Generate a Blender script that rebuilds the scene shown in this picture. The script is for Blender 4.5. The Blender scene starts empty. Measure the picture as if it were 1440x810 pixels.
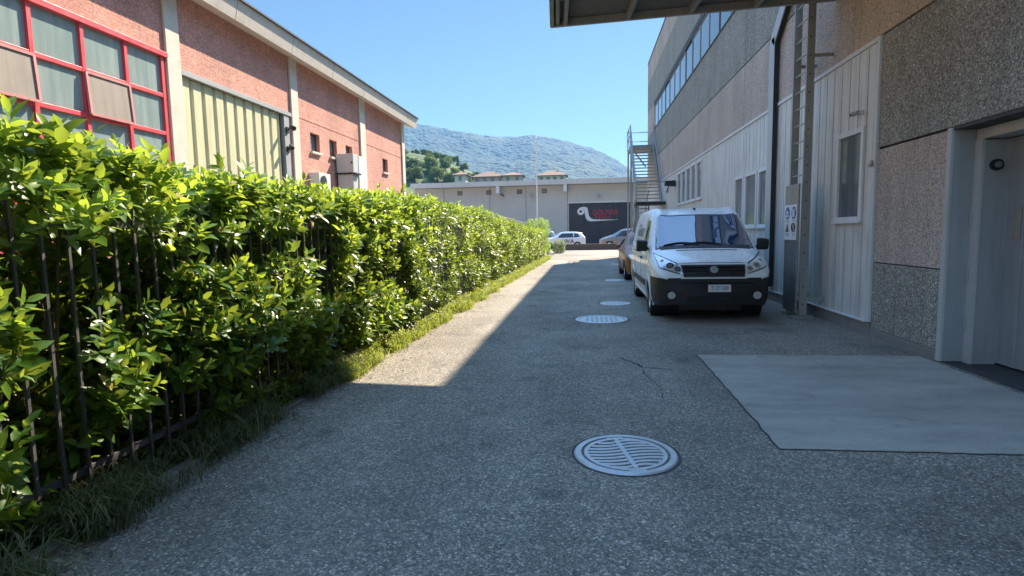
import bpy, bmesh, math, random
import numpy as np
from mathutils import Vector, Matrix, noise
from mathutils.bvhtree import BVHTree
from math import sin, cos, pi, radians as RAD

random.seed(7); RNG = np.random.default_rng(11)
S = bpy.context.scene
COL = S.collection

# ------------------------------------------------------------------ mesh helper
class MB:
    def __init__(s): s.v = []; s.f = []
    def add(s, vs, fs):
        b = len(s.v); s.v += [tuple(map(float, p)) for p in vs]; s.f += [tuple(i + b for i in f) for f in fs]; return s
    def box(s, x0, x1, y0, y1, z0, z1):
        return s.add([(x0,y0,z0),(x1,y0,z0),(x1,y1,z0),(x0,y1,z0),(x0,y0,z1),(x1,y0,z1),(x1,y1,z1),(x0,y1,z1)],
                     [(0,3,2,1),(4,5,6,7),(0,1,5,4),(1,2,6,5),(2,3,7,6),(3,0,4,7)])
    def obox(s, c, a, b, n):
        c, a, b, n = map(Vector, (c, a, b, n)); vs = []
        for k in (-1, 1):
            for i, j in ((-1,-1),(1,-1),(1,1),(-1,1)): vs.append(c + a*i + b*j + n*k)
        return s.add(vs, [(0,3,2,1),(4,5,6,7),(0,1,5,4),(1,2,6,5),(2,3,7,6),(3,0,4,7)])
    def bar(s, p, q, w, h, up=(0,0,1)):
        p, q, up = Vector(p), Vector(q), Vector(up); d = q - p
        a = d.cross(up)
        if a.length < 1e-6: a = d.cross(Vector((0,1,0)))
        a.normalize(); b = a.cross(d).normalized()
        return s.obox((p+q)/2, d/2, a*w/2, b*h/2)
    def tube(s, pts, r, n=10, cap=True):
        pts = [Vector(p) for p in pts]; rr = r if isinstance(r, (list, tuple)) else [r]*len(pts); rings = []
        t0 = (pts[1]-pts[0]).normalized(); a = t0.orthogonal().normalized()
        for i, p in enumerate(pts):
            t = (pts[min(i+1, len(pts)-1)] - pts[max(i-1, 0)]).normalized()
            a = (a - t*a.dot(t)).normalized(); b = t.cross(a)
            rings.append([p + (a*cos(2*pi*k/n) + b*sin(2*pi*k/n))*rr[i] for k in range(n)])
        return s.loft(rings, cap)
    def loft(s, rings, cap=True):
        n = len(rings[0]); b = len(s.v)
        for r in rings: s.v += [tuple(p) for p in r]
        for i in range(len(rings)-1):
            for k in range(n):
                s.f.append((b+i*n+k, b+i*n+(k+1) % n, b+(i+1)*n+(k+1) % n, b+(i+1)*n+k))
        if cap:
            s.f.append(tuple(b+k for k in reversed(range(n)))); s.f.append(tuple(b+(len(rings)-1)*n+k for k in range(n)))
        return s
    def prism(s, poly, ax, a, b):
        def P(u, w, t): return {'x': (t,u,w), 'y': (u,t,w), 'z': (u,w,t)}[ax]
        return s.loft([[P(u,w,a) for u,w in poly], [P(u,w,b) for u,w in poly]])
    def lathe(s, prof, c=(0,0,0), n=32, axis='z', cap=False):
        rings = []
        for r, h in prof:
            ring = []
            for k in range(n):
                a = 2*pi*k/n; u, w = r*cos(a), r*sin(a)
                p = {'z': (u,w,h), 'x': (h,u,w), 'y': (u,h,w)}[axis]
                ring.append((c[0]+p[0], c[1]+p[1], c[2]+p[2]))
            rings.append(ring)
        return s.loft(rings, cap)
    def grid(s, P):
        n, m = len(P), len(P[0]); b = len(s.v)
        for r in P: s.v += [tuple(p) for p in r]
        for i in range(n-1):
            for j in range(m-1): s.f.append((b+i*m+j, b+(i+1)*m+j, b+(i+1)*m+j+1, b+i*m+j+1))
        return s
    def frame(s, x0, x1, y0, y1, z0, z1, w):      # rectangular frame lying in a plane of constant x
        s.box(x0,x1,y0,y0+w,z0,z1); s.box(x0,x1,y1-w,y1,z0,z1)
        s.box(x0,x1,y0+w,y1-w,z0,z0+w); s.box(x0,x1,y0+w,y1-w,z1-w,z1); return s
    def build(s, name, mat, parent=None, smooth=False, bevel=0, recalc=True, angle=35):
        off = parent.matrix_world.translation if parent else Vector((0,0,0))
        if parent:
            p = parent; off = Vector((0,0,0))
            while p: off = off + p.location; p = p.parent
        me = bpy.data.meshes.new(name)
        me.from_pydata([(x-off.x, y-off.y, z-off.z) for x,y,z in s.v], [], s.f)
        if recalc:
            bm = bmesh.new(); bm.from_mesh(me); bmesh.ops.recalc_face_normals(bm, faces=bm.faces); bm.to_mesh(me); bm.free()
        if smooth:
            me.polygons.foreach_set('use_smooth', [True]*len(me.polygons))
            me.set_sharp_from_angle(angle=RAD(angle))
        me.materials.append(mat)
        o = bpy.data.objects.new(name, me); COL.objects.link(o)
        if parent: o.parent = parent
        if bevel:
            b = o.modifiers.new('bevel', 'BEVEL'); b.width = bevel; b.segments = 2; b.limit_method = 'ANGLE'
        return o

def tag(o, label=None, cat=None, group=None, kind=None):
    if label: o['label'] = label
    if cat: o['category'] = cat
    if group: o['group'] = group
    if kind: o['kind'] = kind
    return o
def empty(name, loc=(0,0,0), label=None, cat=None, group=None):
    o = bpy.data.objects.new(name, None); COL.objects.link(o); o.location = loc; o.empty_display_size = .2
    return tag(o, label, cat, group)
def copy_tree(o, parent=None):
    kids = list(o.children); c = o.copy(); COL.objects.link(c)
    if parent: c.parent = parent
    for k in kids: copy_tree(k, c)
    return c
def text(name, body, size, mat, parent, origin, xdir, ydir, extrude=.004, align='CENTER', shear=0, sx=1.0):
    cu = bpy.data.curves.new('lettering', 'FONT'); cu.body = body; cu.size = size; cu.extrude = extrude
    cu.align_x = align; cu.align_y = 'CENTER'; cu.shear = shear
    t = bpy.data.objects.new('tmp', cu); COL.objects.link(t)
    dg = bpy.context.evaluated_depsgraph_get(); me = bpy.data.meshes.new_from_object(t.evaluated_get(dg)); me.name = name
    bpy.data.objects.remove(t)
    x, y = Vector(xdir).normalized(), Vector(ydir).normalized(); z = x.cross(y)
    off = Vector((0,0,0)); p = parent
    while p: off += p.location; p = p.parent
    O = Vector(origin) - off
    for v in me.vertices: c = v.co.copy(); v.co = O + x*c.x*sx + y*c.y + z*c.z
    me.materials.clear(); me.materials.append(mat)
    o = bpy.data.objects.new(name, me); COL.objects.link(o); o.parent = parent
    return o

# ------------------------------------------------------------------ materials
class NT:
    def __init__(s, name):
        s.m = bpy.data.materials.new(name); s.m.use_nodes = True; s.t = s.m.node_tree; s.n = s.t.nodes
        s.b = s.n['Principled BSDF']; s.out = s.n['Material Output']
    def new(s, ty, **kw):
        n = s.n.new(ty)
        for k, v in kw.items():
            if k.startswith('i_'): n.inputs[k[2:].replace('_', ' ')].default_value = v
            else: setattr(n, k, v)
        return n
    def link(s, a, b): s.t.links.new(a, b)
    def coord(s): 
        if not hasattr(s, 'tc'): s.tc = s.new('ShaderNodeTexCoord').outputs['Object']
        return s.tc
    def noise(s, scale, detail=4, rough=.55, vec=None):
        n = s.new('ShaderNodeTexNoise'); n.inputs['Scale'].default_value = scale; n.inputs['Detail'].default_value = detail
        n.inputs['Roughness'].default_value = rough; s.link(vec or s.coord(), n.inputs['Vector']); return n.outputs['Fac']
    def voro(s, scale, out='Color', feature='F1', vec=None, rnd=1):
        n = s.new('ShaderNodeTexVoronoi'); n.feature = feature; n.inputs['Scale'].default_value = scale; n.inputs['Randomness'].default_value = rnd
        s.link(vec or s.coord(), n.inputs['Vector']); return n.outputs[out]
    def ramp(s, fac, stops, interp='LINEAR'):
        r = s.new('ShaderNodeValToRGB'); r.color_ramp.interpolation = interp; e = r.color_ramp.elements
        while len(e) < len(stops): e.new(.5)
        for k, (p, c) in enumerate(stops):
            e[k].position = p; e[k].color = (c, c, c, 1) if not isinstance(c, (tuple, list)) else tuple(c)+(1,)
        s.link(fac, r.inputs['Fac']); return r.outputs['Color']
    def mix(s, a, b, fac, mode='MIX'):
        m = s.new('ShaderNodeMix', data_type='RGBA', blend_type=mode)
        for k, v in ((6, a), (7, b)):
            if isinstance(v, (tuple, list)): m.inputs[k].default_value = tuple(v)+(1,)
            else: s.link(v, m.inputs[k])
        if isinstance(fac, (int, float)): m.inputs[0].default_value = fac
        else: s.link(fac, m.inputs[0])
        return m.outputs[2]
    def math(s, op, a, b=None):
        m = s.new('ShaderNodeMath', operation=op)
        for k, v in ((0, a), (1, b)):
            if v is None: continue
            if isinstance(v, (int, float)): m.inputs[k].default_value = v
            else: s.link(v, m.inputs[k])
        return m.outputs[0]
    def map(s, scale=(1,1,1), rot=(0,0,0)):
        m = s.new('ShaderNodeMapping'); m.inputs['Scale'].default_value = scale; m.inputs['Rotation'].default_value = rot
        s.link(s.coord(), m.inputs['Vector']); return m.outputs['Vector']
    def bump(s, h, strength=.3, dist=.01, prev=None):
        b = s.new('ShaderNodeBump'); b.inputs['Strength'].default_value = strength; b.inputs['Distance'].default_value = dist
        s.link(h, b.inputs['Height'])
        if prev: s.link(prev, b.inputs['Normal'])
        s.link(b.outputs['Normal'], s.b.inputs['Normal']); return b.outputs['Normal']
    def set(s, color=None, rough=None, metal=None, spec=None):
        if color is not None:
            if isinstance(color, (tuple, list)): s.b.inputs['Base Color'].default_value = tuple(color)+(1,)
            else: s.link(color, s.b.inputs['Base Color'])
        if rough is not None:
            if isinstance(rough, (int, float)): s.b.inputs['Roughness'].default_value = rough
            else: s.link(rough, s.b.inputs['Roughness'])
        if metal is not None: s.b.inputs['Metallic'].default_value = metal
        if spec is not None: s.b.inputs['Specular IOR Level'].default_value = spec
        return s
def sc(c, k): return tuple(min(1, x*k) for x in c)

def paint(name, col, rough=.5, metal=0, var=.12, vs=2.5, grime=0, bump=0, bs=80, coat=0):
    t = NT(name)
    c = t.mix(sc(col, 1-var), sc(col, 1+var), t.noise(vs, 6))
    if grime:      # vertical run marks and blotches
        g = t.ramp(t.noise(1.0, 6, .65, t.map((9, 9, .7))), [(.45, 0), (.75, 1)])
        g = t.math('MULTIPLY', g, grime)
        c = t.mix(c, sc(col, .45), g)
    t.set(c, rough, metal)
    r = t.ramp(t.noise(7, 5), [(.3, max(0, rough-.08)), (.7, min(1, rough+.1))]); t.set(rough=r)
    if bump: t.bump(t.noise(bs, 3), bump, .004)
    if coat: t.b.inputs['Coat Weight'].default_value = coat; t.b.inputs['Coat Roughness'].default_value = .04
    return t.m

def aggregate(name, stops, scale=42, bump=.9, tint=None):
    t = NT(name)
    v = t.new('ShaderNodeTexVoronoi'); v.inputs['Scale'].default_value = scale; t.link(t.coord(), v.inputs['Vector'])
    sep = t.new('ShaderNodeSeparateColor'); t.link(v.outputs['Color'], sep.inputs[0])
    c = t.ramp(sep.outputs[0], stops)
    v2 = t.voro(scale*2.3, 'Color'); sp2 = t.new('ShaderNodeSeparateColor'); t.link(v2, sp2.inputs[0])
    c2 = t.ramp(sp2.outputs[1], stops)
    c = t.mix(c, c2, t.ramp(t.noise(scale*.7, 2), [(.45, 0), (.55, 1)]))
    big = t.ramp(t.noise(.8, 6, .6, t.map((1.4, 1.4, .5))), [(.3, .78), (.7, 1.12)])
    c = t.mix(c, big, 1.0, 'MULTIPLY')
    run = t.ramp(t.noise(1, 5, .6, t.map((7, 7, .25))), [(.5, 1.0), (.8, .72)])
    c = t.mix(c, run, .7, 'MULTIPLY')
    t.set(c, .85); h = t.math('SUBTRACT', 1.0, v.outputs['Distance']); t.bump(h, bump, .012)
    return t.m

def asphalt_mat():
    t = NT('asphalt')
    v = t.new('ShaderNodeTexVoronoi'); v.inputs['Scale'].default_value = 95; t.link(t.coord(), v.inputs['Vector'])
    sep = t.new('ShaderNodeSeparateColor'); t.link(v.outputs['Color'], sep.inputs[0])
    st = t.ramp(sep.outputs[0], [(0, (.055,.056,.058)), (.4, (.12,.12,.118)), (.75, (.23,.228,.22)), (.93, (.34,.335,.32)), (1, (.62,.60,.57))])
    sep3 = t.new('ShaderNodeSeparateColor'); t.link(t.voro(38, 'Color'), sep3.inputs[0])
    st2 = t.ramp(sep3.outputs[1], [(0, (.10,.10,.10)), (.6, (.18,.178,.172)), (.9, (.27,.265,.25)), (1, (.42,.41,.38))])
    c = t.mix(st, st2, .25)
    blot = t.ramp(t.noise(.55, 7, .62), [(.28, .62), (.5, 1.0), (.75, 1.30)])
    c = t.mix(c, blot, 1.0, 'MULTIPLY'); c = t.mix(c, (1.27, 1.15, .94), 1.0, 'MULTIPLY')
    lane = t.ramp(t.noise(1, 5, .6, t.map((1.3, .12, 1))), [(.35, .86), (.65, 1.1)])
    c = t.mix(c, lane, 1.0, 'MULTIPLY')
    # dust swept toward the open side: warm patches
    c = t.mix(c, (.30,.265,.21), t.ramp(t.noise(.9, 6, .65), [(.42, .04), (.8, .22)]))
    # oil stains
    c = t.mix(c, (.028,.028,.03), t.ramp(t.noise(2.1, 3, .5), [(.60, 0), (.75, .5)]))
    # fine cracks
    wv = t.new('ShaderNodeVectorMath', operation='ADD'); nz = t.new('ShaderNodeTexNoise'); nz.inputs['Scale'].default_value = 1.7; nz.inputs['Detail'].default_value = 6
    t.link(t.coord(), nz.inputs['Vector']); t.link(t.coord(), wv.inputs[0])
    sc_ = t.new('ShaderNodeVectorMath', operation='SCALE'); sc_.inputs['Scale'].default_value = .9; t.link(nz.outputs['Color'], sc_.inputs[0]); t.link(sc_.outputs[0], wv.inputs[1])
    d = t.voro(.42, 'Distance', 'DISTANCE_TO_EDGE', wv.outputs[0])
    cr = t.ramp(d, [(.0, 1), (.007, 0)]); cr = t.math('MULTIPLY', cr, t.ramp(t.noise(.5, 2), [(.5, 0), (.62, .8)]))
    c = t.mix(c, (.02,.02,.02), cr)
    c = t.mix(c, t.ramp(t.noise(.23, 5, .6), [(.35, .80), (.62, 1.12)]), 1.0, 'MULTIPLY')
    t.set(c, .78, spec=.35)
    h = t.math('SUBTRACT', 1.0, v.outputs['Distance']); h2 = t.math('ADD', h, t.math('MULTIPLY', t.noise(30, 3), .8))
    t.bump(h2, .75, .008)
    return t.m

def concrete(name, col, scale=1.2, marks=True, rough=.85):
    t = NT(name)
    c = t.mix(sc(col, .8), sc(col, 1.15), t.noise(scale, 8, .65))
    c = t.mix(c, sc(col, .55), t.ramp(t.noise(3.3, 5, .6), [(.6, 0), (.8, .5)]))
    c = t.mix(c, t.ramp(t.noise(140, 2), [(.3, .85), (.7, 1.1)]), 1.0, 'MULTIPLY')
    if marks:
        c = t.mix(c, sc(col, .42), t.ramp(t.noise(1, 4, .6, t.map((.5, 3.5, 2))), [(.58, 0), (.85, .5)]))
    t.set(c, rough); t.bump(t.noise(60, 5), .25, .004); return t.m

def glass(name, col=(.02,.025,.03), rough=.04, wob=.02, spec=.8, streak=0, streakcol=(.3,.4,.38)):
    t = NT(name); t.set(col, rough, spec=spec)
    if streak:
        g = t.ramp(t.noise(1, 5, .6, t.map((6, 6, .5))), [(.4, 0), (.75, streak)])
        t.set(t.mix(col, streakcol, g))
    t.bump(t.noise(1.1, 2), wob, .05); return t.m

def leafmat(name, dark, light, trans, tw=.42, rough=.32):
    t = NT(name); a = t.new('ShaderNodeAttribute', attribute_name='rnd')
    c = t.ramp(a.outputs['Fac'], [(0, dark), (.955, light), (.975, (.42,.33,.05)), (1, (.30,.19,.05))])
    t.set(c, rough, spec=.45)
    tr = t.new('ShaderNodeBsdfTranslucent'); tc = t.mix(sc(trans, .42), sc(trans, 1.15), a.outputs['Fac']); t.link(tc, tr.inputs['Color'])
    mx = t.new('ShaderNodeMixShader'); mx.inputs[0].default_value = tw
    t.link(t.b.outputs[0], mx.inputs[1]); t.link(tr.outputs[0], mx.inputs[2]); t.link(mx.outputs[0], t.out.inputs['Surface'])
    return t.m

def brickwall():
    t = NT('terracotta_render')
    b = t.new('ShaderNodeTexBrick'); mp = t.new('ShaderNodeMapping'); mp.inputs['Rotation'].default_value = (RAD(90), 0, RAD(90))
    sw = t.new('ShaderNodeSeparateXYZ'); t.link(t.coord(), sw.inputs[0]); cb = t.new('ShaderNodeCombineXYZ')
    t.link(sw.outputs['Y'], cb.inputs['X']); t.link(sw.outputs['Z'], cb.inputs['Y'])
    t.link(cb.outputs[0], b.inputs['Vector'])
    b.inputs['Scale'].default_value = 1.0; b.inputs['Brick Width'].default_value = .26; b.inputs['Row Height'].default_value = .075
    b.inputs['Mortar Size'].default_value = .007; b.inputs['Color1'].default_value = (.55,.265,.195,1); b.inputs['Color2'].default_value = (.47,.215,.155,1)
    b.inputs['Mortar'].default_value = (.52,.32,.25,1); b.inputs['Mortar Smooth'].default_value = .4
    sep = t.new('ShaderNodeSeparateColor'); t.link(t.voro(34, 'Color'), sep.inputs[0])
    c = t.mix(b.outputs['Color'], t.ramp(sep.outputs[0], [(0, .66), (.5, 1), (1, 1.35)]), .85, 'MULTIPLY')
    c = t.mix(c, t.ramp(t.noise(.6, 6, .6), [(.3, .82), (.7, 1.15)]), 1, 'MULTIPLY')
    c = t.mix(c, t.ramp(t.noise(1, 5, .6, t.map((5, 5, .3))), [(.5, 1), (.85, .7)]), .6, 'MULTIPLY')
    t.set(c, .9); t.bump(b.outputs['Fac'], -.35, .006); return t.m

MA = {}
MA['asphalt'] = asphalt_mat()
def slab_mat():
    t = NT('slab_concrete'); col = (.39,.365,.305)
    c = t.mix(sc(col,.78), sc(col,1.15), t.noise(1.1, 9, .68)); c = t.mix(c, sc(col,.5), t.ramp(t.noise(.9, 7, .7, t.map((1,2.6,1))), [(.42,0),(.75,.7)]))
    c = t.mix(c, sc(col,1.35), t.ramp(t.noise(1.7, 7, .7, t.map((.7,3.2,1),(0,0,.15))), [(.55,0),(.8,.5)]))
    c = t.mix(c, (.10,.10,.095), t.ramp(t.noise(2.7, 4, .55), [(.66,0),(.74,.55)]))
    d = t.voro(7, 'Distance'); c = t.mix(c, sc(col,.4), t.math('MULTIPLY', t.ramp(d, [(.03,1),(.10,0)]), t.ramp(t.noise(3,2), [(.5,0),(.6,.7)])))
    xs = t.new('ShaderNodeSeparateXYZ'); t.link(t.coord(), xs.inputs[0])
    wv = t.math('ADD', xs.outputs['Y'], t.math('MULTIPLY', t.noise(1.3, 3), .25))
    for y0, w in ((5.0,.10),(6.45,.10)):
        k = t.ramp(t.math('ABSOLUTE', t.math('SUBTRACT', wv, y0+.12)), [(w*.4,.42),(w*1.3,0)]); c = t.mix(c, sc(col,.45), t.math('MULTIPLY', k, t.ramp(t.noise(4,5,.7), [(.35,0),(.65,1)])))
    c = t.mix(c, t.ramp(t.noise(150,2), [(.3,.8),(.7,1.14)]), 1, 'MULTIPLY')
    nzv = t.new('ShaderNodeTexNoise'); nzv.inputs['Scale'].default_value = 2.2; nzv.inputs['Detail'].default_value = 6; t.link(t.coord(), nzv.inputs['Vector'])
    vs = t.new('ShaderNodeVectorMath', operation='SCALE'); vs.inputs['Scale'].default_value = .6; t.link(nzv.outputs['Color'], vs.inputs[0]); va = t.new('ShaderNodeVectorMath', operation='ADD'); t.link(t.coord(), va.inputs[0]); t.link(vs.outputs[0], va.inputs[1])
    e = t.voro(.55, 'Distance', 'DISTANCE_TO_EDGE', va.outputs[0]); c = t.mix(c, (.06,.06,.055), t.math('MULTIPLY', t.ramp(e, [(0,.7),(.004,0)]), t.ramp(t.noise(.5,2), [(.55,0),(.62,.6)])))
    t.set(c, .85); t.bump(t.noise(45,6,.7), .35, .005); return t.m
MA['slab'] = slab_mat()
MA['concrete'] = concrete('pilaster_concrete', (.62,.56,.46), 2.0)
MA['fascia'] = concrete('fascia_concrete', (.64,.58,.48), 2.5)
MA['plinth'] = concrete('plinth_concrete', (.24,.225,.20), 2.0)
MA['kerb'] = concrete('kerb_concrete', (.22,.205,.18), 3.0)
MA['brick'] = brickwall()
MA['agg_dark'] = aggregate('dark_pebble_panel', [(0,(.09,.09,.075)), (.25,(.20,.197,.165)), (.6,(.32,.315,.265)), (.86,(.52,.51,.44)), (1,(.74,.72,.62))], 54)
MA['agg_pink'] = aggregate('pale_pebble_panel', [(0,(.21,.17,.135)), (.35,(.46,.385,.315)), (.7,(.62,.53,.445)), (1,(.82,.74,.64))], 60)
MA['agg_warm_lit'] = aggregate('warm_lit_pebble_panel', [(0,(.22,.165,.11)), (.35,(.50,.405,.30)), (.7,(.64,.53,.41)), (1,(.78,.66,.5))], 60)  # pale pebble tinted tan, with warm bounce light put into its colour
MA['joint'] = paint('dark_joint', (.035,.035,.035), .9)
MA['panel_white'] = paint('white_ribbed_sheet', (.70,.69,.63), .45, 0, .14, 1.6, .75)
MA['white_trim'] = paint('white_trim', (.68,.69,.67), .5, 0, .08, 3, .25)
MA['frame_white'] = paint('white_window_frame', (.72,.73,.71), .4, 0, .06, 3, .2)
MA['steel_grey'] = paint('grey_painted_steel', (.34,.35,.345), .5, 0, .12, 1.5, .35, .05)
MA['door_grey'] = paint('blue_grey_door', (.27,.30,.31), .5, 0, .12, 1.2, .3)
MA['edge_light'] = paint('pale_steel_edge', (.48,.49,.47), .45, 0, .1, 2, .3)
MA['galv'] = paint('galvanised_steel', (.42,.43,.42), .42, .65, .18, 6, .3)
MA['galv_dull'] = paint('weathered_galvanised_steel', (.34,.335,.31), .5, .35, .2, 4, .4)
MA['alu'] = paint('brushed_cover_plate', (.30,.30,.29), .38, .7, .25, 2, .5)
MA['dark_metal'] = paint('dark_brown_metal', (.05,.047,.043), .6, .2, .25, 3)
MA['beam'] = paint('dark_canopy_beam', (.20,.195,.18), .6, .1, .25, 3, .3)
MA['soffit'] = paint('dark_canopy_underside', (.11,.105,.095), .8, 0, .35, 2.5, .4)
MA['black'] = paint('black_plastic', (.018,.018,.019), .5)
MA['blackgloss'] = paint('black_gloss', (.012,.012,.013), .2)
MA['rubber'] = paint('tyre_rubber', (.02,.02,.02), .85, 0, .3, 12, 0, .2)
MA['red'] = paint('red_window_frame', (.62,.07,.08), .42, 0, .15, 3, .35)
MA['red_pale'] = paint('faded_red_sash', (.52,.22,.20), .5, 0, .2, 4, .3)
MA['glass_green'] = glass('green_tinted_glass', (.22,.29,.27), .07, .02, .8, .6, (.40,.47,.43))
MA['glass_tan'] = paint('tan_tilted_glass', (.24,.205,.16), .6, 0, .22, 2.0, .4)  # matte tan pane colour with darker vertical streaks
MA['glass_dark'] = glass('dark_window_glass', (.12,.14,.15), .10, .03, .6, .45, (.22,.25,.26))
MA['glass_sky'] = glass('ribbon_window_glass', (.10,.13,.16), .05, .015, 1.0)
MA['green_sheet'] = paint('olive_ribbed_sheet', (.56,.535,.32), .55, 0, .1, 1.3, .45)
MA['lintel'] = paint('grey_lintel', (.33,.34,.33), .5, 0, .1, 2)
MA['flash'] = paint('dark_roof_flashing', (.06,.055,.05), .5, .3)
MA['roof_grey'] = paint('grey_roof_sheet', (.3,.29,.27), .6, 0, .15, 1.0, .3)
MA['cab_grey'] = paint('grey_cabinet', (.52,.52,.49), .5, 0, .1, 1.5, .3)
MA['cab_white'] = paint('white_cabinet', (.62,.63,.60), .45, 0, .08, 1.5, .3)
MA['fence'] = paint('black_fence_metal', (.11,.11,.11), .5, .2, .3, 8, .3)
MA['far_wall'] = paint('grey_factory_wall', (.55,.54,.48), .8, 0, .1, .5, .25)
MA['far_roof'] = paint('pale_roof_edge', (.6,.58,.54), .7, 0, .12, .5, .3)
MA['gate'] = paint('charcoal_gate', (.035,.04,.05), .5, 0, .12, .6)
MA['logo_white'] = paint('white_lettering', (.75,.75,.73), .5)
MA['logo_red'] = paint('red_lettering', (.55,.045,.07), .5)
MA['low_wall'] = concrete('brown_low_wall', (.13,.10,.08), 2.0)
MA['van_white'] = paint('white_van_paint', (.82,.83,.80), .28, 0, .04, 1.5, .10, 0, 80, .6)
MA['car_white'] = paint('white_car_paint', (.78,.78,.77), .28, 0, .03, 2, .05, 0, 80, .6)
MA['car_silver'] = paint('silver_car_paint', (.30,.31,.33), .3, .6, .06, 2, .05, 0, 80, .6)
MA['car_copper'] = paint('copper_car_paint', (.24,.085,.035), .35, .2, .1, 2, .05, 0, 80, .2)
MA['car_blue'] = paint('blue_grey_car_paint', (.22,.28,.34), .3, .4, .06, 2, .05, 0, 80, .5)
MA['windscreen'] = glass('vehicle_glass', (.012,.015,.018), .02, .006, .75)
MA['front_glass'] = glass('reflective_windscreen', (.02,.05,.11), .02, .004, 1.0); MA['front_glass'].node_tree.nodes['Principled BSDF'].inputs['IOR'].default_value = 2.0
MA['chrome'] = paint('chrome', (.7,.7,.7), .12, 1.0, .05)
MA['lens'] = NT('headlight_lens').set((.72,.74,.75), .14, .35).m
MA['amber'] = paint('amber_indicator', (.6,.2,.03), .2)
MA['taillight'] = paint('red_lamp_lens', (.45,.02,.02), .15)
MA['plate'] = paint('white_number_plate', (.75,.76,.75), .4)
MA['rim'] = paint('steel_wheel_rim', (.45,.45,.45), .35, .7)
MA['hivis'] = paint('yellow_green_vest', (.45,.55,.06), .8, 0, .25, 14)
MA['purple'] = paint('dark_purple_lettering', (.09,.03,.10), .5)
MA['greylet'] = paint('faded_grey_lettering', (.30,.32,.35), .5)
MA['sign_white'] = paint('white_sign_sheet', (.78,.79,.78), .4)
MA['sign_blue'] = paint('blue_sign_symbol', (.015,.11,.36), .4)
MA['sign_yellow'] = paint('yellow_sign_symbol', (.75,.5,.03), .4)
MA['iron'] = paint('worn_cast_iron', (.50,.505,.50), .42, .4, .25, 5, .15, .2, 60)
MA['rim_shade'] = paint('painted_rim_shade', (.06,.058,.054), .9, 0, .4, 14)  # shadow edge around the cover rims, painted as a flat dark ring
MA['pit'] = paint('dark_pit', (.006,.006,.006), 1)
MA['stair'] = paint('grey_stair_steel', (.34,.345,.335), .5, .4, .2, 3)
MA['pole'] = paint('white_pole', (.72,.72,.70), .45)
MA['cream'] = concrete('pale_cream_wall', (.62,.58,.50), 1.0)
MA['house_wall'] = paint('cream_house_wall', (.50,.42,.36), .8, 0, .1, .4)
MA['house_pale'] = paint('white_house_wall', (.6,.57,.52), .8, 0, .1, .4)
MA['tiles'] = paint('brown_roof_tiles', (.20,.125,.085), .85, 0, .25, 1.5)
MA['bark'] = paint('bark', (.07,.055,.04), .9, 0, .3, 8, 0, .3, 20)
MA['stem'] = paint('hedge_stem', (.09,.075,.045), .85, 0, .3, 8)
MA['leaf_hedge'] = leafmat('laurel_leaf', (.03,.095,.010), (.17,.29,.03), (.50,.63,.06), .40, .36)
MA['leaf_bright'] = leafmat('bright_shrub_leaf', (.09,.19,.02), (.18,.32,.03), (.40,.6,.05), .4, .45)
MA['leaf_grey'] = leafmat('grey_green_shrub_leaf', (.12,.17,.06), (.26,.31,.13), (.35,.45,.12), .35, .5)
MA['leaf_tree'] = leafmat('tree_leaf', (.06,.12,.02), (.18,.25,.045), (.14,.22,.03), .25, .6)
MA['grass'] = leafmat('grass_blade', (.05,.09,.022), (.30,.26,.12), (.24,.29,.07), .35, .6)
MA['weed'] = leafmat('weed_leaf', (.14,.22,.03), (.38,.42,.07), (.52,.58,.07), .4, .5)
MA['litter'] = leafmat('dry_litter', (.10,.07,.035), (.26,.20,.11), (.2,.15,.07), .15, .8)

# ------------------------------------------------------------------ camera, sky, sun
H = 1.55
pi_, ro_, ya_ = RAD(5.66774), RAD(-1.05807), RAD(7.4747)
fwd = Vector((-sin(ya_)*cos(pi_), cos(ya_)*cos(pi_), -sin(pi_))); rt = Vector((cos(ya_), sin(ya_), 0)); up = rt.cross(fwd)
r2 = rt*cos(ro_) + up*sin(ro_); u2 = r2.cross(fwd)
cam = bpy.data.cameras.new('camera'); camo = bpy.data.objects.new('camera', cam); COL.objects.link(camo); S.camera = camo
camo.matrix_world = Matrix(((r2.x,u2.x,-fwd.x,0),(r2.y,u2.y,-fwd.y,0),(r2.z,u2.z,-fwd.z,H),(0,0,0,1)))
cam.sensor_fit = 'HORIZONTAL'; cam.sensor_width = 36; cam.lens = 36*790/1440; cam.clip_end = 20000; cam.clip_start = .05
AZ, EL = RAD(26.4), RAD(44.2)
sd = Vector((sin(AZ)*cos(EL), cos(AZ)*cos(EL), sin(EL)))
W = bpy.data.worlds.new('World'); S.world = W; W.use_nodes = True; wn = W.node_tree
sky = wn.nodes.new('ShaderNodeTexSky'); sky.sky_type = 'NISHITA'; sky.sun_disc = False; sky.sun_elevation = EL; sky.sun_rotation = AZ
sky.air_density = 1.0; sky.dust_density = 0.0; sky.ozone_density = 3.0
tint = wn.nodes.new('ShaderNodeMix'); tint.data_type = 'RGBA'; tint.blend_type = 'MULTIPLY'; tint.inputs[0].default_value = 1; tint.inputs[7].default_value = (.88, .92, .86, 1)
wn.links.new(sky.outputs[0], tint.inputs[6]); 
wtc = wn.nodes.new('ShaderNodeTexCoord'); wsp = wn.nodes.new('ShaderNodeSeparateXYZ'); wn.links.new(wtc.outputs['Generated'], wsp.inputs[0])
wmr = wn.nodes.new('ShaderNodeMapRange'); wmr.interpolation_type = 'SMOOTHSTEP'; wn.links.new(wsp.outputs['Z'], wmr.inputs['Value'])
for k_, v_ in (('From Min', .36), ('From Max', .80), ('To Min', .37), ('To Max', 2.1)): wmr.inputs[k_].default_value = v_
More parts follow.
